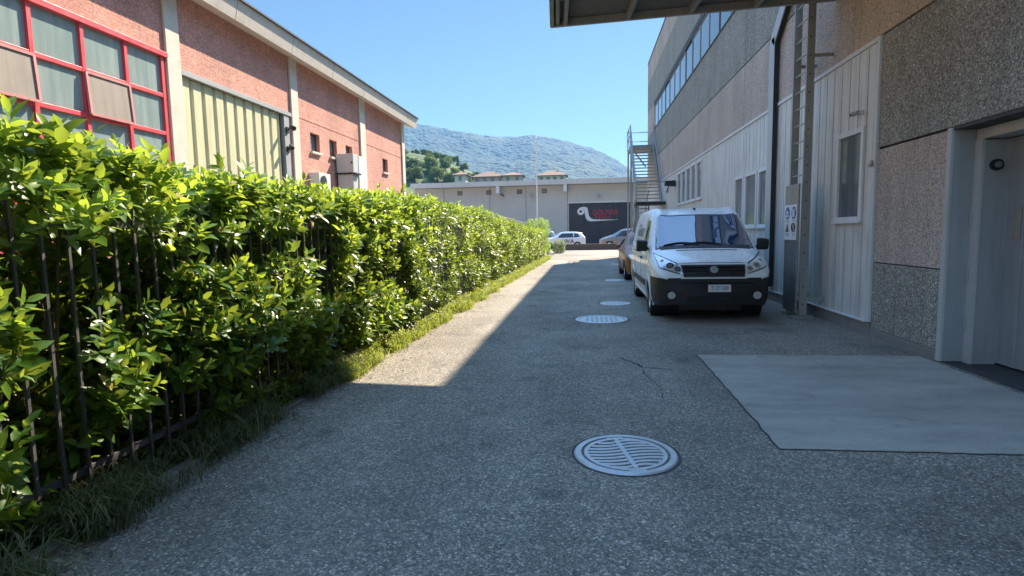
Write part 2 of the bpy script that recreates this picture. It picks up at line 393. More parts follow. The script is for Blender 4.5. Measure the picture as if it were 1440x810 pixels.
wsc = wn.nodes.new('ShaderNodeVectorMath'); wsc.operation = 'SCALE'; wn.links.new(tint.outputs[2], wsc.inputs[0]); wn.links.new(wmr.outputs['Result'], wsc.inputs['Scale'])
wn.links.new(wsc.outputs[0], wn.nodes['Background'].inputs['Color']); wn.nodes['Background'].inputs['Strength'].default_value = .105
sl = bpy.data.lights.new('sun', 'SUN'); sl.energy = 3.9; sl.angle = RAD(.5); sl.color = (1, .86, .69)
so = bpy.data.objects.new('sun', sl); COL.objects.link(so); so.rotation_euler = sd.to_track_quat('Z', 'Y').to_euler()
so.location = sd*60
S.view_settings.view_transform = 'Standard'; S.view_settings.look = 'None'; S.view_settings.gamma = 1; S.view_settings.exposure = 2.02
S.view_settings.use_curve_mapping = False
S.cycles.max_bounces = 8; S.cycles.transparent_max_bounces = 8

# ------------------------------------------------------------------ ground
def hillz(x, y):
    pts = [(-400,52),(-150,44),(-81,37),(-70,36.5),(-57,33),(-45,25),(-30,21),(0,17),(40,14),(150,6),(400,2)]
    z = np.interp(x, [p[0] for p in pts], [p[1] for p in pts])
    t = max(0, min(1, (y-110)/140)); t = t*t*(3-2*t)
    return float(z*t)
g = MB(); R = 9000
g.add([(-R,-R,-.02),(R,-R,-.02),(R,R,-.02),(-R,R,-.02)], [(0,1,2,3)])
t = NT('ground_earth'); c = t.mix((.09,.085,.06), (.16,.14,.10), t.noise(.5, 8)); c = t.mix(c, (.06,.10,.03), t.ramp(t.noise(.15, 6), [(.45,0),(.6,.8)])); t.set(c, .95)
tag(g.build('ground', t.m), kind='structure')
m = MB(); m.add([(-2.66,-8,0),(4.6,-8,0),(4.6,38.5,0),(-2.0,38.5,0),(-2.1,31,0),(-2.62,12,0)], [(0,1,2,3,4,5)])
m.add([(-2.0,38.5,0),(40,38.5,0),(40,46.05,0),(-14,46.05,0),(-14,43.5,0),(-3.0,43.5,0)], [(0,1,2,3,4,5)])
tag(m.build('road', MA['asphalt']), kind='structure')
m = MB(); m.add([(-40,46.3,0.0),(40,46.3,0.0),(40,60,0.0),(-40,60,0.0)], [(0,1,2,3)])
tag(m.build('car_park', concrete('car_park_surface', (.22,.20,.175), .8)), kind='structure')
m = MB(); m.add([(-40,-8,-.012),(-3.6,-8,-.012),(-3.6,43,-.012),(-40,43,-.012)], [(0,1,2,3)])
tag(m.build('yard', concrete('yard_surface', (.20,.19,.165), .8)), kind='structure')
m = MB(); m.add([(-4.7,-8,-.006),(-2.6,-8,-.006),(-2.3,33,-.006),(-4.7,33,-.006)], [(0,1,2,3)])
tag(m.build('soil_bed', paint('dark_soil', (.035,.028,.02), .95, 0, .4, 4, 0, .5, 40)), kind='structure')
# concrete slab with slightly chipped edge
m = MB(); P = []
edge = []
def wob(a, b, n):
    for i in range(n):
        f = i/n; x = a[0]+(b[0]-a[0])*f; y = a[1]+(b[1]-a[1])*f
        edge.append((x+random.uniform(-.012,.012)*random.random(), y+random.uniform(-.014,.014)*random.random()))
wob((1.35,4.02),(3.93,4.06),40); wob((3.93,4.06),(3.90,7.08),30); wob((3.90,7.08),(1.37,7.03),30); wob((1.37,7.03),(1.35,4.02),36)
m.prism(edge, 'z', -.01, .009)
tag(m.build('concrete_slab', MA['slab']), kind='structure')
m = MB(); e2 = [(x+(.012 if x > 2.6 else -.012)*(1 if (x < 1.5 or x > 3.85) else 0), y+(.010 if y > 5.5 else -.010)*(1 if (y < 4.1 or y > 7.0) else 0)) for x, y in edge]
m.prism(e2, 'z', -.012, .004); tag(m.build('slab_joint', MA['joint']), kind='structure')
# repaired trench strip in the asphalt and a crack
def crack(pts, w, name):
    L, Rr = [], []
    for i, p in enumerate(pts):
        q = pts[min(i+1, len(pts)-1)]; o = pts[max(i-1, 0)]; d = Vector((q[0]-o[0], q[1]-o[1], 0)).normalized(); nrm = Vector((-d.y, d.x, 0))
        ww = w*random.uniform(.3, 1.2)*(0.15 if i in (0, len(pts)-1) else 1)
        L.append((p[0]+nrm.x*ww, p[1]+nrm.y*ww, .004)); Rr.append((p[0]-nrm.x*ww, p[1]-nrm.y*ww, .004))
    m.grid([L, Rr])
m = MB()
def jag(a, b, n, amp):
    return [(a[0]+(b[0]-a[0])*i/n+random.uniform(-amp, amp), a[1]+(b[1]-a[1])*i/n+random.uniform(-amp, amp)) for i in range(n+1)]
crack(jag((.42,6.85),(.66,6.35),10,.02), .016, ''); crack(jag((.64,6.38),(.95,6.28),8,.012), .014, '')
crack(jag((.6,6.3),(.72,5.6),9,.02), .008, ''); crack(jag((.72,5.6),(.70,5.15),7,.015), .005, '')
tag(m.build('road_crack', paint('dark_crack_fill', (.05,.05,.052), .9)), kind='structure')

# ------------------------------------------------------------------ kerb
m = MB(); y = -2.0; 
while y < 5.2:
    x = -2.69 + (0 if y < 12 else (y-12)*.026); m.box(x-.05, x+.05, y+.006, y+.994, -.02, .028+random.uniform(-.006,.006)); y += 1.0
tag(m.build('kerb', MA['kerb'], bevel=.008), kind='structure')

# ------------------------------------------------------------------ leaves
def leaf_mesh(name, base, d, nrm, L, Wd, rnd, mat, parent, detail, droop):
    """many leaves as ONE mesh; base,d,nrm (n,3); L,W,rnd,droop (n,)"""
    n = len(L); side = np.cross(d, nrm); side /= np.linalg.norm(side, axis=1)[:, None]+1e-9
    nrm = np.cross(side, d); L = L[:, None]; Wd = Wd[:, None]; dr = droop[:, None]
    def pt(s, w, lift=0): return base + d*L*s - nrm*L*dr*s*s + side*Wd*w + nrm*Wd*lift
    if detail:
        vs = [pt(0,0), pt(.28,-.42,.12), pt(.28,0), pt(.28,.42,.12), pt(.68,-.40,.12), pt(.68,0), pt(.68,.40,.12), pt(1,0)]
        tri = [(0,2,1),(0,3,2),(1,2,5),(1,5,4),(2,3,6),(2,6,5),(4,5,7),(5,6,7)]
    else:
        vs = [pt(0,0), pt(.5,-.46,.12), pt(1,0), pt(.5,.46,.12)]; tri = [(0,2,1),(0,3,2)]
    V = np.stack(vs, 1); k = V.shape[1]; V = V.reshape(-1, 3)
    T = (np.array(tri)[None] + (np.arange(n)*k)[:, None, None]).reshape(-1)
    off = Vector((0,0,0)); p = parent
    while p: off += p.location; p = p.parent
    V = V - np.array(off)
    me = bpy.data.meshes.new(name); nt = n*len(tri)
    me.vertices.add(len(V)); me.vertices.foreach_set('co', V.astype(np.float32).ravel())
    me.loops.add(nt*3); me.loops.foreach_set('vertex_index', T.astype(np.int32))
    me.polygons.add(nt); me.polygons.foreach_set('loop_start', np.arange(0, nt*3, 3, dtype=np.int32))
    me.update(calc_edges=True); me.polygons.foreach_set('use_smooth', [True]*nt)
    at = me.attributes.new('rnd', 'FLOAT', 'FACE'); at.data.foreach_set('value', np.repeat(rnd, len(tri)).astype(np.float32))
    me.materials.append(mat); o = bpy.data.objects.new(name, me); COL.objects.link(o)
    if parent: o.parent = parent
    return o
def unit(a): return a/(np.linalg.norm(a, axis=1)[:, None]+1e-9)
def shoots(tips, axes, rnd0, m, L0, Wr, SL, spread=(1.25,.4)):
    """rosette shoots: returns leaf arrays"""
    n = len(tips); ref = np.where(np.abs(axes[:, 2:3]) < .9, np.array([[0,0,1.]]), np.array([[1.,0,0]])); u = unit(np.cross(axes, ref)); v = np.cross(axes, u)
    B, D, N, LL, WW, RR, DR = [], [], [], [], [], [], []; ph = RNG.uniform(0, 6.28, n)
    for k in range(m):
        s = (k+.5)/m; a = ph + k*2.4 + RNG.normal(0, .25, n); th = spread[0]*(1-s)+spread[1]*s + RNG.normal(0, .18, n)
        r = u*np.cos(a)[:, None] + v*np.sin(a)[:, None]
        d = unit(axes*np.cos(th)[:, None] + r*np.sin(th)[:, None] + np.array([0,0,-.08]))
        nn = unit(axes*np.sin(th)[:, None] - r*np.cos(th)[:, None] + RNG.normal(0, .22, (n, 3)))
        B.append(tips - axes*(SL*(1-s))[:, None]); D.append(d); N.append(nn)
        LL.append(L0*(1.05-.45*s*s)*RNG.uniform(.62, 1.2, n)); WW.append(LL[-1]*Wr*RNG.uniform(.85, 1.15, n))
        rr_ = np.clip(rnd0 + .35*(s-.5) + RNG.normal(0, .18, n), 0, .95); rr_[RNG.random(n) < .012] = RNG.uniform(.97, 1); RR.append(rr_); DR.append(RNG.uniform(.05, .32, n))
    return [np.concatenate(x) for x in (B, D, N, LL, WW, RR, DR)]
def cat(*ls): return [np.concatenate(x) for x in zip(*ls)]
def nz(x, y, z=0): return noise.noise(Vector((x, y, z)))

TOPY = [0,1.5,2.5,4,5.5,7,8.5,12.5,18,22,25,28,33]; TOPZ = [2.08,2.10,2.08,1.97,1.98,2.02,2.10,2.12,1.95,1.80,1.70,1.60,1.58]
def htop(y): return np.interp(y, TOPY, TOPZ)
def hface(y): return np.interp(y, [0,12,31], [-2.60,-2.60,-2.26])
GAPS = [(2.5,1.45,.42,.24),(3.05,1.42,.42,.26),(3.75,1.5,.30,.17),(2.45,.85,.30,.5),(3.2,.35,.5,.3),(5.5,1.35,.30,.55),(5.15,1.58,.55,.20),(4.35,1.52,.25,.18),(4.5,.5,.3,.3),(7.7,1.2,.25,.35),(10.3,1.1,.4,.35),(14.5,1.1,.5,.3),(16.5,.9,.4,.4),(12.2,.6,.5,.3)]
hedge = empty('laurel_hedge', (-3.1, 16, 0), 'long glossy green laurel hedge growing through the black fence beside the road', 'hedge')
def hedge_shoots(y0, y1, dens):
    T, A, R0 = [], [], []
    n = int((y1-y0)*2.0*dens)
    for _ in range(n):                       # roadside face
        y = random.uniform(y0, y1); z = random.uniform(.12, htop(y)+.03); x = hface(y)
        if z < .6 and y < 6 and random.random() < .2: continue
        hol = max(0, (-.17 if y < 9 else -.10)-nz(y*1.5, z*1.8, 40))
        if hol > .06 and random.random() < min(.75, hol*2.2): continue
        lump = -.7*hol + .19*nz(y*1.1, z*1.3, 3) + .08*nz(y*3.1, z*3.1, 9)
        dpt = max([0]+[1-((y-g[0])/g[2])**2-((z-g[1])/g[3])**2 for g in GAPS])
        if dpt > .15:
            if random.random() < .55: continue
            x -= random.uniform(.35, .8)
        else: x += lump + random.gauss(0, .05) - (.10 if z > htop(y)-.15 else 0) - .30*max(0, 1-z/.65)
        T.append((x, y, z)); a = Vector((.75, random.gauss(-.05,.35), .75+random.gauss(0,.35))).normalized(); A.append(tuple(a))
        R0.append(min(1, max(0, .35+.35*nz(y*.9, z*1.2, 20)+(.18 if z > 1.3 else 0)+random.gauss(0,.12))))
    n = int((y1-y0)*.95*dens*1.15)
    for _ in range(n):                       # top
        y = random.uniform(y0, y1); x = hface(y)-random.uniform(0, .95); z = htop(y) + .07*nz(y*1.3, x*1.5, 5) + .05*nz(y*4, x*4, 7) + random.gauss(0,.04) + (random.uniform(.02,.10) if random.random() < .14 else 0)
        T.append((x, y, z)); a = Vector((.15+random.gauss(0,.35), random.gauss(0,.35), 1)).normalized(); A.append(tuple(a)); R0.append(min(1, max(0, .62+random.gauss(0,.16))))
    n = int((y1-y0)*2.0*dens*(1.0 if y1 < 10 else .45))
    for _ in range(n):                       # yard side
        y = random.uniform(y0, y1); z = random.uniform(.05, htop(y)); x = hface(y)-.95+random.gauss(0,.06)
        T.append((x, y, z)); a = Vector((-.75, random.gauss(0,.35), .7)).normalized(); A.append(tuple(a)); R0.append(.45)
    n = int((y1-y0)*2.0*dens*(2.2 if y1 < 10 else 1.0))
    for _ in range(n):                       # inside
        y = random.uniform(y0, y1); z = (htop(y)-.1)*random.random()**1.25+.03; x = hface(y)-random.uniform(.3, .9)
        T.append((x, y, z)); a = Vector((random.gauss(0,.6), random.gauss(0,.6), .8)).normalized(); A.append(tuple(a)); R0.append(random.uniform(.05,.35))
    return np.array(T), np.array(A), np.array(R0)
parts = []
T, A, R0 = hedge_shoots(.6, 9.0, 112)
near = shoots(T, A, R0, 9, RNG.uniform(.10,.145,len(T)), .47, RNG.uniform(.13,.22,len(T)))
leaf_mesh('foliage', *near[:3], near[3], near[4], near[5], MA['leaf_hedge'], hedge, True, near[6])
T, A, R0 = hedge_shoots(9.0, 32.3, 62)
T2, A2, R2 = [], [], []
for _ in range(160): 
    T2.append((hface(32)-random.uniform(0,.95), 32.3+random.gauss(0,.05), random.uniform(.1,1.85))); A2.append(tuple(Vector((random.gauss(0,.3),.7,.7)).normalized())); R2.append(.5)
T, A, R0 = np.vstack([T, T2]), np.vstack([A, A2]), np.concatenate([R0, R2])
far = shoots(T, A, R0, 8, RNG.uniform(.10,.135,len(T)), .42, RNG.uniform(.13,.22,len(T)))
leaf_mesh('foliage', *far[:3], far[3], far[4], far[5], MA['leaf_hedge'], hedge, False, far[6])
m = MB()
for i in range(95):
    y = .7+i*.335+random.uniform(-.1,.1); x = hface(y)-random.uniform(.35,.6); x2 = x+random.uniform(-.15,.2)
    m.tube([(x,y,-.02),((x+x2)/2,y+random.uniform(-.08,.08),.7),(x2,y+random.uniform(-.15,.15),1.6)], [.018,.013,.007], 6)
    for k in range(3):
        z = random.uniform(.4,1.3); m.tube([(x,y,z-.1),(x+random.uniform(.0,.3),y+random.uniform(-.3,.3),z+random.uniform(.15,.45))], [.008,.004], 5)
m.build('stems', MA['stem'], hedge)

# brighter shrub block and low shrub at the far end
def shrub(name, c, sx, sy, h, n, mat, label, catn, L=.09, m_=7, spiky=0):
    e = empty(name, (c[0], c[1], 0), label, catn); T, A, R0 = [], [], []
    for _ in range(n):
        v = Vector((random.gauss(0,1), random.gauss(0,1), random.gauss(0,1))).normalized(); k = random.uniform(.75,1.0)
        q = Vector((np.sign(v.x)*abs(v.x)**.6, np.sign(v.y)*abs(v.y)**.6, np.sign(v.z)*abs(v.z)**.6))*k*(1+.18*nz(v.x*2+c[0], v.y*2, v.z*2))
        p = (c[0]+q.x*sx, c[1]+q.y*sy, h*.5+q.z*h*.5)
        if p[2] < .03: continue
        T.append(p); A.append(tuple((v*.7+Vector((0,0,.6+spiky))).normalized())); R0.append(min(1,max(0,.5+.3*nz(p[0]*2,p[1]*2,p[2]*2)+random.gauss(0,.15))))
    T, A, R0 = map(np.array, (T, A, R0)); s = shoots(T, A, R0, m_, RNG.uniform(L*.8,L*1.2,len(T)), .42, RNG.uniform(.12,.25,len(T)))
    leaf_mesh('foliage', *s[:3], s[3], s[4], s[5], mat, e, False, s[6])
    mm = MB()
    for k in range(7):
        a = k*.9; mm.tube([(c[0]+.1*cos(a),c[1]+.1*sin(a),-.02),(c[0]+sx*.5*cos(a),c[1]+sy*.5*sin(a),h*.7)], [.02,.008], 6)
    mm.build('stems', MA['stem'], e); return e
shrub('hedge_shrub', (-3.05,36.4), .82, 2.3, 2.5, 1700, MA['leaf_bright'], 'tall bright green clipped shrub just beyond the end of the long hedge', 'shrub', .10)
shrub('low_shrub', (-1.85,40.3), .50, .7, 1.0, 420, MA['leaf_grey'], 'low grey-green shrub nearest the road end in front of the low brown wall', 'shrub', .09, 7, .5)
shrub('low_shrub', (-2.7,39.2), .35, .6, .9, 260, MA['leaf_bright'], 'small light green shrub between the tall clipped shrub and the grey-green one', 'shrub', .09, 7, .3)

# ------------------------------------------------------------------ grass and weeds along the hedge foot
def blades(name, pos, hgt, lean, wid, rnd, mat):
    n = len(pos); a = RNG.uniform(0, 6.28, n); dirx = np.stack([np.cos(a), np.sin(a), np.zeros(n)], 1); side = np.stack([-np.sin(a), np.cos(a), np.zeros(n)], 1)
    up_ = np.array([[0,0,1.]]); L = hgt[:, None]; l = lean[:, None]; w = wid[:, None]
    p0, p1, p2, p3 = pos, pos+up_*L*.45+dirx*L*l*.18, pos+up_*L*(.8-.12*l)+dirx*L*l*.55, pos+up_*L*(.95-.45*l)+dirx*L*l*1.0
    V = np.stack([p0-side*w, p0+side*w, p1-side*w*.9, p1+side*w*.9, p2-side*w*.6, p2+side*w*.6, p3], 1).reshape(-1, 3)
    tri = [(0,1,3),(0,3,2),(2,3,5),(2,5,4),(4,5,6)]; T = (np.array(tri)[None]+(np.arange(n)*7)[:, None, None]).reshape(-1); nt = n*5
    me = bpy.data.meshes.new(name); me.vertices.add(len(V)); me.vertices.foreach_set('co', V.astype(np.float32).ravel())
    me.loops.add(nt*3); me.loops.foreach_set('vertex_index', T.astype(np.int32)); me.polygons.add(nt)
    me.polygons.foreach_set('loop_start', np.arange(0, nt*3, 3, dtype=np.int32)); me.update(calc_edges=True)
    at = me.attributes.new('rnd', 'FLOAT', 'FACE'); at.data.foreach_set('value', np.repeat(rnd, 5).astype(np.float32))
    me.materials.append(mat); o = bpy.data.objects.new(name, me); COL.objects.link(o); return o
pos = []
for _ in range(14000):
    y = .8+5.4*random.random()**1.3; d = abs(random.gauss(0, 1)); x = -2.76 + random.gauss(0,.11) + (max(0, 3.0-y)*.34*random.random())
    if nz(y*1.6, x*2, 4) < -.12: continue
    pos.append((x, y, 0))
pos = np.array(pos); n = len(pos)
tag(blades('grass', pos, RNG.uniform(.10,.36,n), RNG.uniform(.3,1.3,n), RNG.uniform(.002,.0045,n), RNG.beta(1.3,2.2,n), MA['grass']), 'long arching grass growing along the shaded foot of the hedge', 'grass', kind='stuff')
def wx(y): return np.interp(y, [5.5,8,12,20,31,38], [-2.66,-2.62,-2.52,-2.36,-2.12,-2.1])
pos = []
for _ in range(26000):
    y = 5.6 + 27*random.random()**2.0; x = wx(y) + .12 - abs(random.gauss(0,.22)) + random.gauss(0,.04) + .10*nz(y*1.2, 2, 1)
    if nz(y*1.4, x*2, 8) < -.22: continue
    pos.append((x, y, 0))
pos = np.array(pos); n = len(pos)
tag(blades('verge_grass', pos, RNG.uniform(.05,.22,n), RNG.uniform(.3,1.2,n), RNG.uniform(.003,.007,n), RNG.beta(2.0,1.6,n), MA['weed']), 'sunlit yellow-green grass strip between hedge and road', 'grass', kind='stuff')
T, A, R0 = [], [], []
for _ in range(7000):
    y = 5.5 + 27*random.random()**1.9; x = wx(y) + .11 - abs(random.gauss(0,.22)) + .10*nz(y*1.2, 2, 1)
    if nz(y*1.1, x*2, 31) < -.1: continue
    T.append((x, y, random.uniform(.04,.20)*(1+max(0,nz(y*.8,0,3))))); A.append(tuple(Vector((random.gauss(.2,.4),random.gauss(0,.4),1)).normalized())); R0.append(random.betavariate(2,2))
T, A, R0 = map(np.array, (T, A, R0)); s = shoots(T, A, R0, 6, RNG.uniform(.035,.065,len(T)), .5, RNG.uniform(.04,.10,len(T)))
tag(leaf_mesh('weeds', *s[:3], s[3], s[4], s[5], MA['weed'], None, False, s[6]), 'low leafy weeds in the sunlit strip at the hedge foot', 'weeds', kind='stuff')
T, A, R0 = [], [], []
for _ in range(420):
    y = random.uniform(3.6, 6.0); x = -2.68-abs(random.gauss(0,.16)); T.append((x, y, random.uniform(.05,.30))); A.append(tuple(Vector((random.gauss(.3,.4),random.gauss(0,.4),1)).normalized())); R0.append(random.betavariate(1.2,3))
T, A, R0 = map(np.array, (T, A, R0)); s = shoots(T, A, R0, 6, RNG.uniform(.04,.075,len(T)), .5, RNG.uniform(.05,.12,len(T)))
tag(leaf_mesh('shade_weeds', *s[:3], s[3], s[4], s[5], MA['weed'], None, False, s[6]), 'dark leafy weeds among grass at the shaded hedge foot', 'weeds', kind='stuff')
# fallen leaves and stalks
n = 900; y = 1+RNG.random(n)**1.3*14; x = np.interp(y, [0,12,31], [-2.6,-2.5,-2.1]) + RNG.normal(0,.16,n)+ np.abs(RNG.normal(0,.12,n)); b = np.stack([x, y, RNG.uniform(.008,.03,n)], 1)
a = RNG.uniform(0,6.28,n); d = unit(np.stack([np.cos(a), np.sin(a), RNG.normal(0,.15,n)], 1)); nn = unit(np.stack([RNG.normal(0,.3,n), RNG.normal(0,.3,n), np.ones(n)], 1))
tag(leaf_mesh('leaf_litter', b, d, nn, RNG.uniform(.02,.07,n), RNG.uniform(.006,.022,n), RNG.random(n), MA['litter'], None, False, RNG.uniform(-.2,.2,n)), 'dry fallen leaves scattered along the road edge', 'leaves', kind='stuff')

# ------------------------------------------------------------------ fence
fe = empty('metal_fence', (-2.78, 1.2, 0), 'black vertical bar metal fence showing through gaps in the hedge', 'fence')
FX = -2.78
for i in range(86):
    y = 1.2+i*.152; m = MB(); m.box(FX-.008, FX+.008, y-.008, y+.008, .06, 1.80); m.build('bar', MA['fence'], fe)
for z, hh in ((1.64,.02),(.26,.02)):
    m = MB(); m.box(FX-.027, FX-.0085, 1.1, 14.2, z-hh, z+hh); m.build('rail', MA['fence'], fe)
for y in (2.05, 4.3, 6.6, 8.9, 11.2, 13.5):
    m = MB(); m.box(FX-.09, FX-.03, y-.03, y+.03, -.02, 1.85); m.build('post', MA['fence'], fe)
# ------------------------------------------------------------------ manhole covers
def manhole(x, y, R_, ang, label, grate):
    e = empty('manhole_cover', (x, y, 0), label, 'manhole cover', 'round covers set in the asphalt')
    z = .006
    m = MB(); m.lathe([(R_*.86,-.05),(R_*.86,z+.006),(R_*.97,z+.006),(R_,z-.004),(R_,-.05)], (x,y,0), 64); m.build('rim', MA['iron'], e, True)
    m = MB(); m.lathe([(R_*1.0,.0035),(R_*1.05,.0035)], (x,y,0), 48); m.build('rim_shade', MA['rim_shade'], e)
    if grate:
        m = MB(); m.lathe([(0.001,-.045),(R_*.86,-.045)], (x,y,0), 48); m.build('pit', MA['pit'], e)
        m = MB(); m.lathe([(R_*.72,-.03),(R_*.72,z+.004),(R_*.80,z+.004),(R_*.80,-.03)], (x,y,0), 64)
        rr = R_*.73; ca, sa = cos(ang), sin(ang)
        def rotp(u, v, h): return (x+u*ca-v*sa, y+u*sa+v*ca, h)
        nb = 9
        for k in range(nb):
            v0 = (k-(nb-1)/2)*(2*rr*.92/nb); top, bot = [], []
            us = np.linspace(-1, 1, 17); w = rr*.055
            ext = math.sqrt(max(.0, rr*rr-v0*v0))
            for u in us:
                v = v0 + .05*R_*math.sin(u*pi)
                uu = u*ext
                top.append((uu, v))
            ring1 = []
            for h0 in (0,):
                A_ = [rotp(u, v-w, z+.003) for u, v in top]; B_ = [rotp(u, v+w, z+.003) for u, v in top]
                C_ = [rotp(u, v+w, -.03) for u, v in top]; D_ = [rotp(u, v-w, -.03) for u, v in top]
                m.grid([A_, B_, C_, D_, A_])
        m.obox(rotp(0,0,-.009), Vector((ca,sa,0))*rr*.06, Vector((-sa,ca,0))*rr, Vector((0,0,.021)))
        m.build('grating', MA['iron'], e)
        m = MB()
        for k in (0, 1):
            a0 = ang+pi/2+k*pi; m.obox((x+R_*.79*cos(a0), y+R_*.79*sin(a0), z-.006), Vector((-sin(a0),cos(a0),0))*R_*.16, Vector((cos(a0),sin(a0),0))*R_*.05, Vector((0,0,.009)))
        m.build('lug', MA['iron'], e)
    else:
        m = MB(); m.lathe([(0.0005,z+.002),(R_*.835,z+.002),(R_*.835,-.03)], (x,y,0), 64)
        k = 0
        for i in range(-4, 5):
            for j in range(-4, 5):
                u, v = i*R_*.18, j*R_*.18
                if math.hypot(u, v) < R_*.72: m.box(x+u-R_*.055, x+u+R_*.055, y+v-R_*.055, y+v+R_*.055, z+.0025, z+.008)
        m.build('lid', MA['iron'], e)
        m = MB(); m.lathe([(R_*.835,-.01),(R_*.86,-.01)], (x,y,0), 64); m.build('gap', MA['pit'], e)
    return e
manhole(.27, 3.84, .355, RAD(12), 'nearest round iron drain cover with wavy slots in the shaded asphalt', True)
manhole(.28, 9.87, .46, 0, 'widest solid round cover in the asphalt, left of the van front', False)
manhole(.63, 12.03, .33, 0, 'small solid round cover in the asphalt beside the van rear wheel', False)
manhole(.92, 17.7, .34, 0, 'solid round cover in the asphalt beside the copper car', False)
manhole(1.45, 26.2, .30, 0, 'farthest round cover near where the shadow on the road ends', False)

# ------------------------------------------------------------------ right building
XW = 3.97; YB, YE, ZT = -16.0, 37.2, 11.81
rb = empty('pebble_panel_factory', (XW, 10, 0), 'tall factory with pebble faced grey and pink bands right of the road', 'building')
m = MB(); b0, b1 = 4.10, 24
m.box(b0,b1,YB,3.2,0,ZT-.02); m.box(4.75,b1,3.2,6.84,0,2.62); m.box(b0,b1,3.2,6.84,2.62,ZT-.02); m.box(b0,b1,6.84,YE-.02,0,ZT-.02)
m.build('wall', MA['joint'], rb)
BAYS = [YB,-8,-2.5,3.35,9.25,15.1,20.95,26.75,32.5,YE]
def band(name, mat, y0, y1, z0, z1, x0=XW, bays=True):
    m = MB(); ys = [y0]+[b for b in BAYS if y0+.5 < b < y1-.5 and bays]+[y1]
    for a, b in zip(ys[:-1], ys[1:]): m.box(x0, b0-.002, a+(.004 if a == y0 else .014), b-(.004 if b == y1 else .014), z0+.004, z1-.004)
    return m.build(name, mat, rb, bevel=.006)
band('lower_dark_panel', MA['agg_dark'], 6.88, 8.39, .12, 1.04, bays=False)
band('lower_pale_panel', MA['agg_pink'], 6.88, 8.39, 1.045, 2.58, bays=False)
band('dark_panel', MA['agg_dark'], 3.2, 8.39, 2.60, 4.08, bays=False)
band('dark_panel', MA['agg_dark'], YB, 3.2, .1, 4.08)
band('warm_lit_panel', MA['agg_warm_lit'], YB, 9.25, 4.10, 5.58)
band('pale_panel', MA['agg_pink'], 9.25, YE, 4.10, 5.58)
band('dark_panel', MA['agg_dark'], YB, YE, 5.60, 7.28)
band('pale_panel', MA['agg_pink'], 33.7, YE, 7.30, 8.78)
band('dark_panel', MA['agg_dark'], YB, YE, 8.80, 10.5)
band('parapet_panel', MA['agg_pink'], YB, YE, 10.52, ZT)
m = MB(); m.box(XW-.02, XW+.12, YB, 33.7, 8.56, 8.80); m.build('window_head', MA['dark_metal'], rb)
m = MB(); m.box(XW-.03, XW+.5, YB, YE+.03, ZT, ZT+.05); m.build('parapet_cap', MA['flash'], rb)
ys = list(np.arange(33.65, 8.0, -1.42))
for i, (a, b) in enumerate(zip(ys[1:], ys[:-1])):
    f = MB(); f.frame(XW+.01, XW+.09, a+.003, b-.003, 7.30, 8.56, .045); fo = f.build('window', MA['dark_metal'] if i % 4 == 3 else MA['steel_grey'], rb)
    p = MB(); p.box(XW+.03, XW+.05, a+.048, b-.048, 7.345, 8.515); p.build('pane', MA['glass_sky'], fo)
m = MB(); m.box(XW-.03, XW+.05, 8.0, 33.7, 7.26, 7.298); m.build('window_sill', MA['flash'], rb)
# ribbed white sheet: boards with dark grooves
def boards(y0, y1, z0, z1, holes, pitch=.275, gv=.024):
    m = MB(); y = y0; cuts = sorted(set([y0, y1]+[h[0] for h in holes]+[h[1] for h in holes]))
    segs = []
    while y < y1-.01:
        e = min(y+pitch, y1); segs.append((y, e)); y = e
    for a, b in segs:
        a2, b2 = a+gv/2, b-gv/2; pieces = [(a2, b2)]
        for c in cuts:
            pieces = [q for p in pieces for q in ([(p[0], c), (c, p[1])] if p[0]+.004 < c < p[1]-.004 else [p])]
        for p0, p1 in pieces:
            mid = (p0+p1)/2; h = [h for h in holes if h[0] <= mid <= h[1]]
            zs = [(z0, h[0][2]), (h[0][3], z1)] if h else [(z0, z1)]
            for za, zb in zs: m.box(XW-.004, b0-.02, p0, p1, za, zb)
    return m
W1 = [(8.77,9.63,1.62,2.96)]; W2 = [(13.06,13.70,1.56,2.87),(13.83,14.80,1.56,2.87),(14.95,15.75,1.56,2.87)]
W3 = [(20.1+i*1.05,20.1+i*1.05+.86,2.58,3.92) for i in range(5)]
m = boards(8.46, YE-.02, .21, 4.03, W1+W2+W3); m.build('ribbed_cladding', MA['panel_white'], rb)
m = MB(); m.box(XW+.045, b0-.004, 8.46, YE-.03, .2, 4.03); 
m.build('cladding_groove', MA['joint'], rb)
m = MB(); m.box(XW-.03, XW+.03, 8.40, 8.458, .2, 4.09); m.box(XW-.03, XW+.03, 8.46, YE, 4.035, 4.095); m.build('cladding_trim', MA['white_trim'], rb)
m = MB(); m.box(XW-.02, b0-.003, 8.40, YE, -.02, .185); m.box(XW-.015, b0-.003, 6.86, 8.398, -.02, .118); m.build('plinth', MA['plinth'], rb, bevel=.01)
m = MB(); m.box(XW-.05, XW-.006, 8.46, YE, .188, .21); m.build('drip_edge', MA['white_trim'], rb)
for (a, b, z0, z1) in W1+W2+W3:
    f = MB(); f.frame(XW-.03, XW+.08, a-.01, b+.01, z0-.01, z1+.01, .078); fo = f.build('window', MA['frame_white'], rb, bevel=.004)
    p = MB(); p.box(XW+.012, XW+.03, a+.058, b-.058, z0+.058, z1-.058); p.build('pane', MA['glass_dark'], fo)
    q = MB(); q.box(XW-.06, XW-.027, a-.02, b+.02, z0-.03, z0+.004); q.build('sill', MA['frame_white'], fo)
